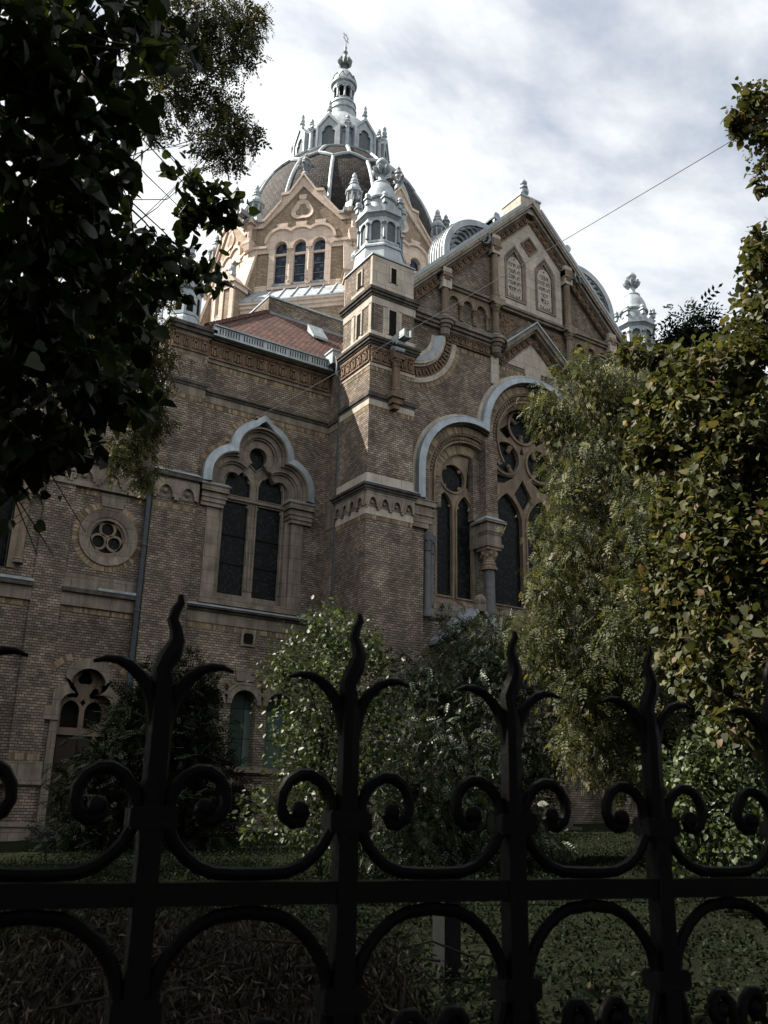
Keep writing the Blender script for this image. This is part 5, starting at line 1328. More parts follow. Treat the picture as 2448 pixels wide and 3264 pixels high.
def scatter(blobs, n, clump=.30, ncl=9):
    """points in clumps through the crown's lobes"""
    bl = np.array(blobs, float); wgt = (bl[:, 3] * bl[:, 3] * bl[:, 4]) ** .75; wgt /= wgt.sum()
    P, O = [], []
    for b, w in zip(bl, wgt):
        m = max(4, int(n * w)); k = max(4, ncl)
        d = RNG.normal(size=(k, 3)); d /= np.linalg.norm(d, axis=1)[:, None]
        cc = d * (RNG.random((k, 1)) ** .42)
        idx = RNG.integers(0, k, m)
        q = cc[idx] + RNG.normal(size=(m, 3)) * clump
        P.append(b[:3] + q * np.array([b[3], b[3], b[4]])); O.append(q)
    return np.concatenate(P), np.concatenate(O)
def leaves(name, blobs, n, size, template, mat, parent, droop=.3, up=.7, clump=.30, ncl=9, var=.3, tint=(0, 1), tintpow=1.6):
    V, Fc = template
    P, O = scatter(blobs, n, clump, ncl); m = len(P)
    a = O * .6 + RNG.normal(size=(m, 3)) * .8; a[:, 2] -= droop * 2
    a /= np.linalg.norm(a, axis=1)[:, None]
    nn = RNG.normal(size=(m, 3)) * .75; nn[:, 2] += up * 1.6
    nn -= a * (a * nn).sum(1)[:, None]; nn /= np.linalg.norm(nn, axis=1)[:, None] + 1e-9
    bx = np.cross(a, nn)
    s = size * (1 + RNG.normal(size=m) * var).clip(.45, 1.8)
    W = P[:, None, :] + s[:, None, None] * (V[None, :, 0:1] * bx[:, None, :] + V[None, :, 1:2] * a[:, None, :] + V[None, :, 2:3] * nn[:, None, :])
    k = len(V); verts = W.reshape(-1, 3)
    tn = tint[0] + (tint[1] - tint[0]) * RNG.random(m) ** tintpow
    big = np.array([len(f) for f in Fc]); flat = np.concatenate([np.array(f) for f in Fc])
    loops = (np.arange(m)[:, None] * k + flat[None, :]).reshape(-1)
    tot = np.tile(big, m); start = np.concatenate([[0], np.cumsum(tot)[:-1]])
    me = bpy.data.meshes.new(name)
    me.vertices.add(len(verts)); me.vertices.foreach_set('co', verts.astype(np.float32).ravel())
    me.loops.add(len(loops)); me.loops.foreach_set('vertex_index', loops.astype(np.int32))
    me.polygons.add(len(tot)); me.polygons.foreach_set('loop_start', start.astype(np.int32)); me.polygons.foreach_set('loop_total', tot.astype(np.int32))
    me.update(calc_edges=True); me.validate()
    at = me.attributes.new('tint', 'FLOAT', 'FACE'); at.data.foreach_set('value', np.repeat(tn, len(Fc)).astype(np.float32))
    me.materials.append(MAT[mat])
    o = bpy.data.objects.new(name, me); COL.objects.link(o)
    if parent is not None:
        o.parent = parent; o.matrix_parent_inverse = parent.matrix_basis.inverted()
    return o
def ground_z(x, y):
    fy = 1.1339 - .165 * (x - .4006)
    if y < fy: return 0.0
    return .55 + .04 * min(max(x - 3, 0), 20)
def wood(parent, base, top, r0, limbs, name='trunk', seed=1, mat='bark', rl=.3):
    """tapered trunk with a limb to every lobe of the crown"""
    rr = random.Random(seed); t = MB(); b, e = Vector(base), Vector(top)
    pts = [b.lerp(e, i / 7) + Vector((rr.uniform(-1, 1), rr.uniform(-1, 1), 0)) * r0 * .5 * (i > 0) for i in range(8)]
    t.tube([b + Vector((0, 0, -.2))] + pts, [r0 * 1.4] + [r0 * (1 - .06 * i) for i in range(8)], 10)
    for L in limbs:
        c = Vector(L[:3]); k = rr.randint(3, 7); s = pts[k] if c.z > pts[k].z - .5 else pts[3]
        mid = s.lerp(c, .5) + Vector((rr.uniform(-.2, .2), rr.uniform(-.2, .2), .18 * (c - s).length))
        r = r0 * rl
        J = lambda f: Vector((rr.uniform(-1, 1), rr.uniform(-1, 1), rr.uniform(-1, 1))) * f * (c - s).length
        t.tube([s, s.lerp(mid, .3) + J(.03), s.lerp(mid, .65) + J(.045), mid, mid.lerp(c, .3) + J(.04), mid.lerp(c, .65) + J(.04), c], [r, r * .85, r * .7, r * .55, r * .42, r * .3, r * .15], 6)
        for j in range(3):
            d = Vector((rr.uniform(-1, 1) * L[3], rr.uniform(-1, 1) * L[3], rr.uniform(-1, .8) * L[4]))
            t.tube([mid.lerp(c, .7), c + d * .5 + Vector((0, 0, .05)), c + d], [r * .3, r * .2, r * .08], 5)
    o = t.build(name, mat, None, True); o.parent = parent; o.matrix_parent_inverse = parent.matrix_basis.inverted()
    return o
def bough(parent, pts_list, name='branch'):
    t = MB()
    for pts, r in pts_list: t.tube(pts, [r * (1 - .75 * i / (len(pts) - 1)) for i in range(len(pts))], 7)
    o = t.build(name, 'bark', None, True); o.parent = parent; o.matrix_parent_inverse = parent.matrix_basis.inverted()
B_SOPHORA = [(9.34,9.04,7.65,0.63,0.42),(8.97,9.41,7.38,0.32,0.39),(10.11,9.1,7.65,0.8,0.65),(9.5,8.88,6.65,0.69,0.55),(8.93,8.88,5.81,0.4,0.4),(8.62,8.92,5.07,0.45,0.51),(9.88,8.75,5.9,0.82,0.68),(8.32,8.92,4.31,0.34,0.47),(9.32,8.77,4.56,0.84,0.71),(8.64,8.76,3.7,0.67,0.49),(9.66,8.4,3.71,0.75,0.75),(10.82,8.88,6.81,0.65,0.65),(10.41,8.6,5.03,0.61,0.74),(8.75,8.5,3.02,0.59,0.42),(8.47,8.5,2.48,0.41,0.46),(9.03,8.5,2.34,0.35,0.41)]
B_LINDEN = [(7.22,4.48,6.71,0.23,0.36),(7.24,4.64,6.13,0.31,0.4),(6.93,4.74,5.54,0.44,0.39),(6.88,5.16,5.69,0.23,0.23),(6.8,5.59,5.33,0.28,0.28),(6.88,5.81,5.03,0.19,0.23),(6.87,5.66,3.97,0.22,0.31),(6.84,5.69,3.42,0.22,0.31),(6.87,5.66,2.94,0.21,0.26),(6.93,5.09,5.19,0.49,0.36),(6.84,5.54,5.58,0.21,0.21),(6.87,5.5,5.07,0.32,0.27),(6.79,4.59,4.7,0.45,0.45),(6.88,4.99,4.35,0.51,0.43),(6.89,5.47,4.44,0.27,0.31),(6.73,4.68,3.6,0.44,0.52),(6.88,5.32,3.72,0.34,0.39),(6.73,5.02,3.05,0.44,0.44),(6.56,4.58,2.7,0.34,0.37),(6.89,5.47,2.88,0.25,0.3),(6.72,4.87,2.36,0.31,0.23),(6.68,5.72,6.08,0.17,0.11),(6.72,5.52,5.93,0.16,0.1),(6.8,5.26,5.76,0.18,0.14),(7.66,4.72,8.86,0.25,0.25),(7.7,4.66,8.38,0.17,0.22),(7.58,4.85,8.76,0.15,0.13),(7.7,4.66,7.96,0.11,0.17)]
B_CONIFER = [(31.91,24.12,23.06,0.56,0.86),(32.06,23.92,22.29,0.96,0.64),(32.03,23.96,21.71,1.17,1.06),(31.52,24.63,21.37,0.85,0.85),(32.39,23.47,21.84,0.74,0.84),(31.94,24.08,19.86,1.88,1.26)]
B_BRIGHT = [(6.24,11.4,4.06,0.46,0.3),(5.97,11.55,3.58,0.36,0.33),(6.64,11.41,3.77,0.5,0.37),(7.03,11.41,3.88,0.27,0.31),(5.76,11.66,3.25,0.32,0.23),(6.33,11.35,3.21,0.72,0.39),(7.21,11.41,3.29,0.41,0.41),(6.13,11.47,2.69,0.58,0.38),(6.95,11.34,2.61,0.66,0.46),(6.04,11.51,2.07,0.44,0.44),(6.6,11.2,1.96,0.63,0.51),(5.76,11.43,1.47,0.43,0.43),(6.25,11.17,1.3,0.67,0.37)]
B_BUSH = [(8.46,12.39,3.5,0.45,0.45),(8.88,12.09,3.51,0.6,0.53),(9.68,12.11,4.28,0.47,0.39),(9.24,12.44,4.44,0.16,0.55),(9.66,11.48,4.12,0.45,0.45),(9.47,11.63,3.37,0.82,0.52),(8.42,11.81,2.59,0.71,0.57),(9.2,11.21,2.47,0.78,0.64),(10.14,11.05,3.52,0.52,0.59),(9.73,10.75,2.48,0.49,0.63),(7.85,11.59,1.76,0.61,0.61),(8.56,11.08,1.65,0.81,0.61),(9.46,10.99,1.6,0.41,0.41),(7.74,11.06,1.14,0.71,0.32),(8.4,10.57,1.04,0.64,0.26),(9.17,9.91,1.18,0.32,0.16)]
B_BUSHR = [(7.4,5.96,2.15,0.22,0.31),(7.6,5.7,2.06,0.35,0.35),(7.75,5.49,2.23,0.22,0.22),(7.27,5.8,1.72,0.3,0.34),(7.41,5.46,1.64,0.33,0.37),(7.08,5.88,1.43,0.21,0.25),(7.11,5.52,1.29,0.36,0.2),(7.29,5.27,1.3,0.2,0.24),(7.55,6.56,2.0,0.19,0.19)]
B_YEW = [(7.07,18.71,4.11,0.49,0.39),(5.21,18.79,1.97,0.45,0.36),(5.46,18.72,1.21,0.72,0.54),(6.19,18.81,3.19,0.57,0.47),(6.47,18.93,3.79,0.39,0.39),(7.26,18.64,3.92,0.39,0.44),(6.96,18.75,3.24,0.87,0.68),(7.25,18.64,2.87,0.67,0.77),(6.44,18.41,2.27,1.02,0.74),(7.15,18.14,1.94,0.83,0.74),(7.76,17.89,1.6,0.46,0.28),(5.82,18.61,1.73,0.54,0.45),(6.79,18.28,1.15,1.18,0.55),(6.42,18.94,4.27,0.29,0.29)]
B_FINE = [(3.07,10.56,12.76,0.55,0.34),(3.6,10.4,12.66,0.55,0.41),(3.97,10.26,12.85,0.28,0.35),(3.38,10.47,12.08,0.54,0.48),(3.88,10.29,12.22,0.31,0.34),(3.07,10.56,11.31,0.46,0.33),(3.5,10.43,11.43,0.34,0.27),(3.78,10.33,11.01,0.3,0.3),(3.4,10.46,11.0,0.26,0.23),(3.7,10.36,10.42,0.39,0.23),(4.03,10.23,10.9,0.2,0.2),(3.93,10.28,10.63,0.3,0.27),(3.89,10.29,10.27,0.2,0.14),(3.51,10.43,10.46,0.2,0.16),(2.85,10.94,12.08,0.41,0.62),(2.87,10.83,10.83,0.33,0.26),(2.85,10.62,12.34,0.41,0.41),(2.55,11.01,12.49,0.41,0.41)]
B_STRIP = [(4.64,16.36,11.7,0.57,0.38),(4.56,16.38,10.72,0.56,0.56),(5.04,16.44,9.97,0.33,0.47),(4.7,16.34,9.31,0.45,0.54),(5.09,16.53,8.9,0.26,0.55),(4.73,16.33,8.14,0.36,0.53),(5.0,16.46,7.67,0.27,0.31),(3.78,16.06,10.92,0.63,0.63),(4.07,15.99,9.78,0.53,0.62),(3.94,16.02,8.78,0.43,0.52)]
B_FORE = [(0.25,2.59,3.88,0.16,0.16),(0.5,2.86,4.26,0.19,0.15),(0.76,3.31,4.86,0.12,0.1),(0.29,2.58,3.59,0.16,0.16),(0.48,2.76,3.83,0.16,0.18),(0.68,2.92,4.08,0.07,0.14),(0.36,2.78,3.44,0.17,0.17),(0.58,3.15,3.82,0.16,0.16),(0.78,3.51,4.13,0.09,0.12),(0.42,2.97,3.29,0.16,0.16),(0.71,3.53,3.78,0.2,0.18),(1.06,4.06,4.23,0.14,0.09),(0.51,3.16,3.16,0.18,0.15),(0.82,3.71,3.61,0.2,0.14),(1.23,4.33,4.23,0.15,0.1),(1.39,4.39,4.38,0.16,0.06),(1.53,4.34,4.37,0.14,0.05),(1.26,4.32,4.41,0.13,0.1),(0.55,3.25,2.96,0.19,0.14),(0.83,3.71,3.34,0.16,0.12),(1.12,4.26,3.82,0.14,0.1),(0.58,3.35,2.79,0.15,0.1),(0.88,3.49,3.05,0.17,0.08),(0.96,3.47,3.11,0.11,0.06),(0.58,3.45,2.67,0.1,0.07),(0.74,3.42,2.83,0.09,0.05),(1.53,4.76,5.29,0.12,0.06),(1.63,4.73,5.12,0.16,0.1),(1.77,4.68,5.11,0.12,0.07),(1.53,4.76,5.03,0.09,0.12),(0.64,2.31,3.78,0.07,0.06),(0.67,2.2,3.73,0.04,0.03)]
B_HEAP = [(0.88,3.08,1.05,0.28,0.13),(1.21,3.18,1.03,0.21,0.14),(1.5,3.05,1.02,0.26,0.12),(1.72,2.82,1.0,0.18,0.11),(1.57,3.68,1.08,0.22,0.07),(0.68,2.72,1.01,0.18,0.1),(0.95,2.63,0.99,0.25,0.09),(1.35,2.56,0.97,0.23,0.08),(1.89,2.83,0.96,0.09,0.08)]

def plant(name, label, cat, base, group=None): return thing(name, label, cat, base, group)

# right: sophora with drooping pods
t = plant('sophora_tree', 'olive green tree with hanging pods before the gabled front', 'tree', (10.9, 9.4, ground_z(10.9, 9.4)))
wood(t, (10.9, 9.4, ground_z(10.9, 9.4)), (10.2, 9.0, 5.2), .15, B_SOPHORA, seed=3)
B_FILL = [(8.86,7.48,5.16,0.41,0.53),(8.88,7.46,4.36,0.4,0.52),(8.61,7.48,3.58,0.39,0.45),(8.69,7.38,3.02,0.33,0.33),(9.08,7.54,5.85,0.37,0.37),(10.84,8.53,5.96,0.56,0.63),(10.51,8.63,7.58,0.5,0.5),(10.34,8.52,5.29,0.47,0.61),(9.91,8.41,4.19,0.38,0.51),(10.39,8.78,6.68,0.42,0.49),(10.63,8.33,4.6,0.53,0.73),(9.81,8.22,2.79,0.55,0.49),(9.55,8.52,3.09,0.49,0.43),(11.41,8.95,7.37,0.45,0.45),(11.14,9.28,8.68,0.47,0.31),(9.67,8.69,2.39,0.37,0.37),(10.25,8.0,3.41,0.5,0.5)]
leaves('inner_foliage', B_FILL, 9000, .14, T_SPRIG, 'leaf_sophora', t, .45, .8, .3, 14, tint=(0, .75))
leaves('foliage', B_SOPHORA, 15000, .135, T_SPRIG, 'leaf_sophora', t, .55, .8, .26, 14, tint=(0, .75))
leaves('pods', B_SOPHORA, 5200, .10, T_PODS, 'leaf_sophora', t, 1.4, .1, .26, 14, tint=(.5, 1), tintpow=1.0)
# right: linden turning yellow and brown
t = plant('linden_tree', 'broad-leaved tree turning yellow and brown at the right edge', 'tree', (7.9, 4.5, ground_z(7.9, 4.5)))
wood(t, (7.9, 4.5, ground_z(7.9, 4.5)), (8.3, 4.3, 6.9), .13, [b for b in B_LINDEN if b[2] < 6.0], seed=5, rl=.16)
bough(t, [([Vector(q) for q in ((8.3, 4.3, 6.8), (8.5, 4.2, 7.9), (8.25, 4.35, 8.6), (7.75, 4.7, 8.85))], .03)])
leaves('foliage', B_LINDEN, 23000, .055, T_HEART, 'leaf_linden', t, .35, 1.0, .25, 18, var=.45, tint=(.05, 1), tintpow=2.2)
leaves('outer_foliage', [(8.4, 4.6, 3.0 + .75 * i, .7, .6) for i in range(5)], 2800, .075, T_HEART, 'leaf_linden', t, .35, .8)
# dark conifer far behind
t = plant('dark_conifer', 'dark conifer tip rising far behind the right-hand trees', 'tree', (32, 24.1, 1))
wood(t, (32, 24.1, 1), (31.95, 24.1, 22.5), .28, B_CONIFER[:4], seed=6)
leaves('foliage', [(b[0], b[1], b[2], b[3] * 1.35, b[4] * 1.25) for b in B_CONIFER] + [(31.9, 24.1, 17.5, 2.2, 1.5), (31.9, 24.1, 14.5, 2.6, 1.8), (31.9, 24.1, 11, 3.0, 2.2), (31.9, 24.1, 7, 3.2, 2.4)], 9500, .6, T_SPRIG, 'leaf_dark', t, .2, .6, .3, 14)
# bright shrub in front of the corner tower
t = plant('bright_shrub', 'sunlit broad-leaved shrub standing in front of the corner tower', 'shrub', (6.4, 11.4, ground_z(6.4, 11.4)))
wood(t, (6.4, 11.4, ground_z(6.4, 11.4)), (6.35, 11.4, 2.6), .06, B_BRIGHT, seed=8)
leaves('foliage', B_BRIGHT, 8500, .068, T_OVAL, 'leaf_shrub', t, .25, .6, .30, 12, tint=(0, 1))
# thicket
t = plant('thicket_bush', 'dull green thicket between the bright shrub and the pod-hung tree', 'bush', (9.0, 11.5, ground_z(9, 11.5)))
wood(t, (9.0, 11.5, ground_z(9, 11.5)), (9.0, 11.5, 2.4), .07, B_BUSH, seed=9)
leaves('foliage', B_BUSH, 15000, .12, T_SPRIG, 'leaf_bush', t, .35, .7, .3, 12)
leaves('broad_leaf', B_BUSH[-6:], 900, .12, T_OVAL, 'leaf_shrub', t, .4, .6)
t = plant('leafy_bush', 'low leafy bush lit from behind near the right fence end', 'bush', (7.5, 5.8, ground_z(7.5, 5.8)))
wood(t, (7.5, 5.8, ground_z(7.5, 5.8)), (7.45, 5.7, 1.6), .04, B_BUSHR, seed=10)
leaves('foliage', B_BUSHR, 5500, .06, T_OVAL, 'leaf_shrub', t, .4, .6, .3, 12)
# yew before the doorway
t = plant('yew_tree', 'dark needle-leaved yew half hiding the arched doorway', 'tree', (7.2, 18.4, ground_z(7.2, 18.4)))
wood(t, (7.2, 18.4, ground_z(7.2, 18.4)), (7.2, 18.4, 3.6), .11, B_YEW, seed=12)
leaves('foliage', B_YEW, 8500, .26, T_NEEDLE, 'leaf_dark', t, .15, .7, .3, 14)
# left: fine-leaved tree
t = plant('fine_leaved_tree', 'tall fine-leaved tree hanging against the sky at upper left', 'tree', (1.2, 11.2, .55))
wood(t, (1.2, 11.2, .55), (1.9, 11.0, 11.4), .16, B_FINE, seed=14, rl=.09)
leaves('foliage', B_FINE, 3800, .15, T_SPRIG, 'leaf_fine', t, .5, .7, .22, 14)
leaves('pods', B_FINE, 1200, .10, T_PODS, 'leaf_fine', t, 1.5, .1, .25, 14, tint=(.3, 1), tintpow=1)
t = plant('slender_tree', 'slender small-leaved tree beside the corner pier on the left', 'tree', (1.5, 17.5, .6))
wood(t, (1.5, 17.5, .6), (2.6, 17.0, 11.5), .13, B_STRIP, seed=15, rl=.1)
leaves('foliage', B_STRIP, 6000, .17, T_SPRIG, 'leaf_fine', t, .5, .7, .25, 14)
# foreground linden, its boughs hanging over the fence
t = plant('foreground_linden', 'near dark linden boughs with large heart-shaped leaves at upper left', 'tree', (-3.0, 3.6, .55))
wood(t, (-3.0, 3.6, .55), (-2.7, 3.6, 5.4), .2, [(-1.2, 3.6, 4.6, .5, .4), (-1.0, 3.2, 5.4, .5, .4), (-.9, 4.2, 3.8, .5, .4)], seed=16)
BR = []
for b in B_FORE:
    c = Vector(b[:3]); s = Vector((-1.1 + .3 * random.random(), 3.2 + .5 * random.random(), c.z + .35))
    BR.append(([s, s.lerp(c, .35) + Vector((0, 0, .08)), s.lerp(c, .7) + Vector((0, 0, .05)), s.lerp(c, .88) + Vector((random.uniform(-.04, .04), 0, random.uniform(-.03, .05))), c], .0075))
for a_, b_ in (((.05, 3.0, 3.05), (.95, 3.85, 2.62)), ((.1, 3.3, 2.9), (.85, 3.9, 2.5)), ((.6, 3.0, 4.4), (1.0, 3.6, 3.4)), ((.9, 3.9, 4.35), (1.62, 4.6, 4.35)), ((.2, 3.0, 2.75), (.72, 3.6, 2.42))):
    a_, b_ = Vector(a_), Vector(b_); BR.append(([a_, a_.lerp(b_, .3) + Vector((0, .02, .07)), a_.lerp(b_, .65) + Vector((.02, 0, .05)), b_], .006))
bough(t, BR)
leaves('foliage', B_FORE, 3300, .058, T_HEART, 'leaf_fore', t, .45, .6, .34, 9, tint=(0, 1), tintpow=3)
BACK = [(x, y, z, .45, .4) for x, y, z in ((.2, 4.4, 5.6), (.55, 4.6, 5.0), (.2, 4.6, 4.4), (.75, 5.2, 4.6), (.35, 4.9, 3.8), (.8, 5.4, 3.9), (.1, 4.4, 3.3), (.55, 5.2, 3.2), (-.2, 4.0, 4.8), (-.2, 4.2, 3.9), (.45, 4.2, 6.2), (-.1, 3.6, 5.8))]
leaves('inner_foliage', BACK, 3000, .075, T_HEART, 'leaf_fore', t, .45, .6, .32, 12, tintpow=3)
leaves('added_shade_foliage', [(-1.2, 3.6, 6.2, 1.1, .9), (-1.6, 4.6, 5.4, 1.0, .9), (-1.4, 2.6, 5.4, 1.0, .9), (-1.7, 3.4, 4.2, .9, .9), (-.6, 3.0, 6.9, 1.0, .7), (-2.2, 5.6, 6.4, 1.2, 1.0), (-1.0, 1.4, 5.6, 1.0, .8)], 3600, .11, T_HEART, 'leaf_fore', t, .4, .7, .35, 16)  # crown lobes added out of view to keep light off the near boughs
# trees added out of view on the left to shade the garden
for i, (x, y, h) in enumerate(((-4.5, 12.5, 10.5), (-6.5, 8.0, 11.5), (-3.4, 19.5, 11.5))):
    t = plant('added_garden_tree', ['round-crowned tree added unseen for shade left of the yew', 'round-crowned tree added unseen for shade left of the near linden boughs', 'round-crowned tree added unseen for shade before the low wing'][i], 'tree', (x, y, .55), 'added shade trees along the left garden side')
    bl = [(x + 1.7 * cos(k), y + 1.7 * sin(k), h - 2.6 + (k % 3) * .9, 1.7, 1.5) for k in range(7)] + [(x, y, h - .6, 1.7, 1.3), (x, y, h - 4.6, 2.2, 1.6), (x, y, h - 6.6, 2.2, 1.6)]
    wood(t, (x, y, .55), (x, y, h - 1.5), .17, bl, seed=20 + i)
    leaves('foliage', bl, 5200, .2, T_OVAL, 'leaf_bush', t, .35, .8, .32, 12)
# row of unseen trees added behind the camera to darken fence and lower walls
for i, (x, y, h) in enumerate(((-13.5, -5.0, 12.5), (-8.0, -4.6, 13.0), (-2.6, -4.4, 12.0), (3.4, -4.8, 13.0), (9.0, -4.6, 12.5), (14.8, -5.2, 13.0))):
    t = plant('added_street_tree', 'tall leafy tree added unseen for shade on the pavement outside the iron fence', 'tree', (x, y, 0), 'added shade trees along the pavement')
    bl = [(x + 2.0 * cos(k * 1.05), y + 1.8 * sin(k * 1.05), 3.8 + (h - 5.0) * k / 8, 2.1, 1.5) for k in range(9)] + [(x, y, h, 1.9, 1.2), (x, y, h * .62, 2.6, 2.4)]
    wood(t, (x, y, 0), (x, y, h - 1.6), .22, bl, seed=40 + i)
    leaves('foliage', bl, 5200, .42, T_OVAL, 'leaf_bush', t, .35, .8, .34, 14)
# trees behind the right side, closing the garden
for i, (x, y, h) in enumerate(((15.5, 9.5, 7.5), (19, 13.5, 9.5), (13.2, 6.2, 6.5), (24.5, 17.5, 11))):
    t = plant('boundary_tree', ['dusky boundary tree behind the yellowing linden', 'dusky boundary tree beside the porch steps', 'dusky boundary tree nearest the right fence end', 'dusky boundary tree under the right corner tower'][i], 'tree', (x, y, ground_z(x, y)), 'trees along the right boundary')
    bl = [(x + 1.7 * cos(k * 1.05), y + 1.7 * sin(k * 1.05), 2.0 + h * .11 * k, 1.7, 1.5) for k in range(7)] + [(x, y, h, 1.5, 1.1), (x, y, h * .5, 2.0, 2.0)]
    wood(t, (x, y, ground_z(x, y)), (x, y, h - 1), .16, bl, seed=30 + i)
    leaves('foliage', bl, 4200, .26, T_OVAL, 'leaf_bush', t, .35, .8, .32, 12)

# heap of cut dry branches behind the fence
hp = plant('branch_heap', 'heap of cut dry branches with brown leaves behind the fence', 'branches', (1.3, 2.9, .55))
hb = MB(); rr = random.Random(4)
for b in B_HEAP:
    for j in range(9):
        c = Vector(b[:3]) + Vector((rr.uniform(-.3, .3), rr.uniform(-.25, .25), rr.uniform(-.1, .08))); d = Vector((rr.uniform(-1, 1), rr.uniform(-.6, .6), rr.uniform(-.25, .35))) * .17
        hb.tube([c - d, c + Vector((rr.uniform(-.04, .04), 0, .04)), c + d, c + d * 1.4 + Vector((rr.uniform(-.1, .1), 0, -.06))], [.005, .004, .0025, .001], 5)
o = hb.build('twigs', 'bark', None, True); o.parent = hp; o.matrix_parent_inverse = hp.matrix_basis.inverted()
leaves('dry_leaf', B_HEAP + [(b[0], b[1], .75, b[3] * 1.2, .15) for b in B_HEAP], 42000, .036, T_DRY, 'leaf_dry', hp, .8, .3, .45, 16, tintpow=2.2)

# small post in the grass
p = MB(); c = (3.59, 4.81); p.cbox(c[0], c[1], .45, 1.17, .06); PO = p.build('garden_post', 'post_paint')
tag(PO, 'short square grey post standing in the grass behind the fence', 'post')
p = MB(); p.cbox(c[0], c[1], 1.17, 1.2, .085, .075); p.build('post_cap', 'post_paint', PO)
p = MB(); p.tube([(c[0] - .06, c[1] - .07, 1.12), (c[0] - .075, c[1] - .09, 1.1), (c[0] - .07, c[1] - .09, 1.08), (c[0] - .055, c[1] - .07, 1.09)], .006, 6); p.build('ring', 'pipe', PO)

# overhead wire from the aisle wall out over the street, and its pole
WA, WB = Vector((10.144, 26.15, 12.881)), Vector((8.368, 3.314, 9.172))
t = MB(); t.tube([WA.lerp(WB, i / 30) - Vector((0, 0, .35 * (i / 30) * (1 - i / 30))) for i in range(31)], .005, 6)
tag(t.build('overhead_wire', 'wire'), 'thin taut wire crossing the sky in front of the gable', 'wire')
PX, PY = WB.x, WB.y
t = MB(); t.lathe(PX, PY, [(.11, -.1), (.10, WB.z * .5), (.07, WB.z + .3)], 12); t.cbox(PX, PY, WB.z - .03, WB.z + .03, .12)
tag(t.build('wire_pole', 'pipe'), 'steel pole on the street holding the overhead wire', 'pole')

# ------------------------------------------------------------------ ground
gx = sorted(set([-400, -200, -100, -60, -40, -25] + list(np.arange(-15, 36, .6)) + [40, 60, 100, 200, 400])); gy = sorted(set([-400, -150, -60, -30, -15, -8] + list(np.arange(-4, 30, .45)) + [34, 40, 60, 100, 200, 400]))
g = MB(); nx = len(gx)
rr = random.Random(2)
pts = [(x, y, ground_z(x, y) + (rr.uniform(-.025, .025) if y > 1.6 and 1 < y < 25 else 0)) for y in gy for x in gx]
g.v = [Vector(q) for q in pts]
g.f = [(j * nx + i, j * nx + i + 1, (j + 1) * nx + i + 1, (j + 1) * nx + i) for j in range(len(gy) - 1) for i in range(nx - 1)]; g.t = [.5] * len(g.f)
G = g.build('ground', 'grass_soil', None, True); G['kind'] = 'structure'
GC = []
for i in range(1100):
    y = 1.7 + 16 * random.random() ** 1.5; x = y * math.tan(rad(random.uniform(4, 60)))
    GC.append((x, y, ground_z(x, y) + .05, .3 + .05 * y, .045))
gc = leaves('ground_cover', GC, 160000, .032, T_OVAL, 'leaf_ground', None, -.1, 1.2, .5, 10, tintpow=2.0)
gc['kind'] = 'stuff'
tag(gc, 'low ivy and grass with fallen leaves over the garden ground', 'ground cover', None, 'stuff')

# ------------------------------------------------------------------ sky, sun, camera
SUN = Vector((-1, .75, 1.335)).normalized()
w = bpy.data.worlds.new('World'); SC.world = w; w.use_nodes = True; nt = w.node_tree; nt.nodes.clear()
def wn(t, **k):
    x = nt.nodes.new('ShaderNode' + t)
    for a, b in k.items():
        if a[0] == 'i' and a[1:].isdigit():
            s = x.inputs[int(a[1:])]
            if isinstance(b, bpy.types.NodeSocket): nt.links.new(b, s)
            else: s.default_value = b
        else: setattr(x, a, b)
    return x
sky = wn('TexSky', sky_type='NISHITA', sun_disc=False, sun_elevation=math.asin(SUN.z), sun_rotation=math.atan2(SUN.x, SUN.y))
tc = wn('TexCoord'); sp = wn('SeparateXYZ', i0=tc.outputs['Generated'])
zz = wn('Math', operation='MAXIMUM', i0=sp.outputs[2], i1=.02)
zz = wn('Math', operation='ADD', i0=zz.outputs[0], i1=.12)
ux = wn('Math', operation='DIVIDE', i0=sp.outputs[0], i1=zz.outputs[0]); uy = wn('Math', operation='DIVIDE', i0=sp.outputs[1], i1=zz.outputs[0])
uv = wn('CombineXYZ', i0=ux.outputs[0], i1=uy.outputs[0], i2=0.0)
mp = wn('Mapping', i0=uv.outputs[0]); mp.inputs['Rotation'].default_value = (0, 0, rad(-38)); mp.inputs['Scale'].default_value = (1.0, 1.7, 1)
def wnoise(scale, det, rough, dist, off=0.0):
    m2 = wn('Vector' + 'Math', operation='ADD', i0=mp.outputs[0], i1=(off, off * .7, 0))
    x = nt.nodes.new('ShaderNodeTexNoise'); nt.links.new(m2.outputs[0], x.inputs['Vector']); x.inputs['Scale'].default_value = scale; x.inputs['Detail'].default_value = det; x.inputs['Roughness'].default_value = rough; x.inputs['Distortion'].default_value = dist
    return x.outputs[0]
def wramp(f, st):
    r = wn('ValToRGB', i0=f); e = r.color_ramp
    while len(e.elements) > 1: e.elements.remove(e.elements[-1])
    e.elements[0].position = st[0][0]; e.elements[0].color = c4(st[0][1])
    for p, c in st[1:]:
        q = e.elements.new(p); q.color = c4(c)
    return r.outputs[0]
n1 = wnoise(1.5, 9, .55, .25, 3.1); n2 = wnoise(7.5, 8, .6, .25, 1.7); n3 = wnoise(.55, 4, .5, .2, 9.3)
cov = wn('Math', operation='ADD', i0=wn('Math', operation='MULTIPLY', i0=n1, i1=.62).outputs[0], i1=wn('Math', operation='MULTIPLY', i0=n3, i1=.38).outputs[0])
cov = wramp(cov.outputs[0], [(.35, grey(.15)), (.46, grey(.76)), (.57, grey(1.0))])
shade = wn('Math', operation='ADD', i0=wn('Math', operation='MULTIPLY', i0=n1, i1=.45).outputs[0], i1=wn('Math', operation='MULTIPLY', i0=n2, i1=.55).outputs[0])
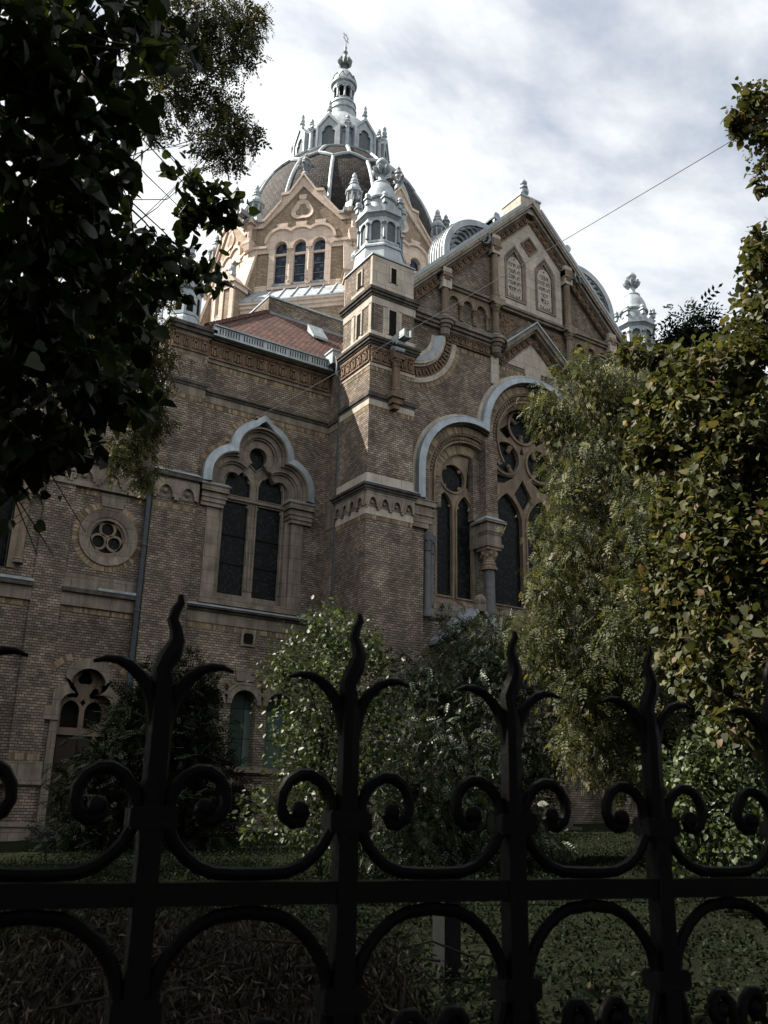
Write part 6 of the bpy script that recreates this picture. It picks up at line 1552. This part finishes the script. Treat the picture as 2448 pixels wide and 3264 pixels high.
ccol = wramp(shade.outputs[0], [(.33, (8.9, 9.1, 9.3)), (.45, (10.2, 10.35, 10.45)), (.58, (11.9, 11.95, 11.95))])
skyb = wn('MixRGB', blend_type='MULTIPLY', i0=1.0, i1=sky.outputs[0], i2=(1.9, 1.75, 1.55, 1))
mx_ = wn('MixRGB', blend_type='MIX', i0=cov, i1=skyb.outputs[0], i2=ccol)
bg = wn('Background', i0=mx_.outputs[0], i1=.047); wo = nt.nodes.new('ShaderNodeOutputWorld'); nt.links.new(bg.outputs[0], wo.inputs[0])
L = bpy.data.lights.new('sun', 'SUN'); L.energy = 5.0; L.angle = rad(.53); L.color = (1.0, .93, .83)
lo = bpy.data.objects.new('sun', L); COL.objects.link(lo); lo.rotation_euler = SUN.to_track_quat('Z', 'Y').to_euler(); lo.location = (-20, 14, 40)

cam = bpy.data.cameras.new('camera'); co = bpy.data.objects.new('camera', cam); COL.objects.link(co)
Rr = Vector((0.83829846, -0.54481143, 0.02088531)); Uu = Vector((-0.18767096, -0.2523787, 0.94925476)); Fw = Vector((0.51189384, 0.79967837, 0.31381396))
Mx = Matrix(((Rr.x, Uu.x, -Fw.x), (Rr.y, Uu.y, -Fw.y), (Rr.z, Uu.z, -Fw.z))).to_4x4(); Mx.translation = (0, 0, 1.5); co.matrix_world = Mx
cam.sensor_fit = 'VERTICAL'; cam.sensor_height = 36; cam.sensor_width = 27; cam.lens = 2915.87 / 3264 * 36
cam.clip_start = .05; cam.clip_end = 2000
cam.dof.use_dof = True; cam.dof.focus_distance = 30; cam.dof.aperture_fstop = 14
SC.camera = co
SC.render.engine = 'CYCLES'; SC.render.resolution_x = 768; SC.render.resolution_y = 1024
SC.cycles.use_denoising = True
SC.cycles.max_bounces = 6; SC.cycles.diffuse_bounces = 3; SC.cycles.transparent_max_bounces = 4; SC.cycles.caustics_reflective = False; SC.cycles.caustics_refractive = False
SC.view_settings.view_transform = 'Standard'; SC.view_settings.look = 'None'; SC.view_settings.exposure = 1.2; SC.view_settings.gamma = 1.0
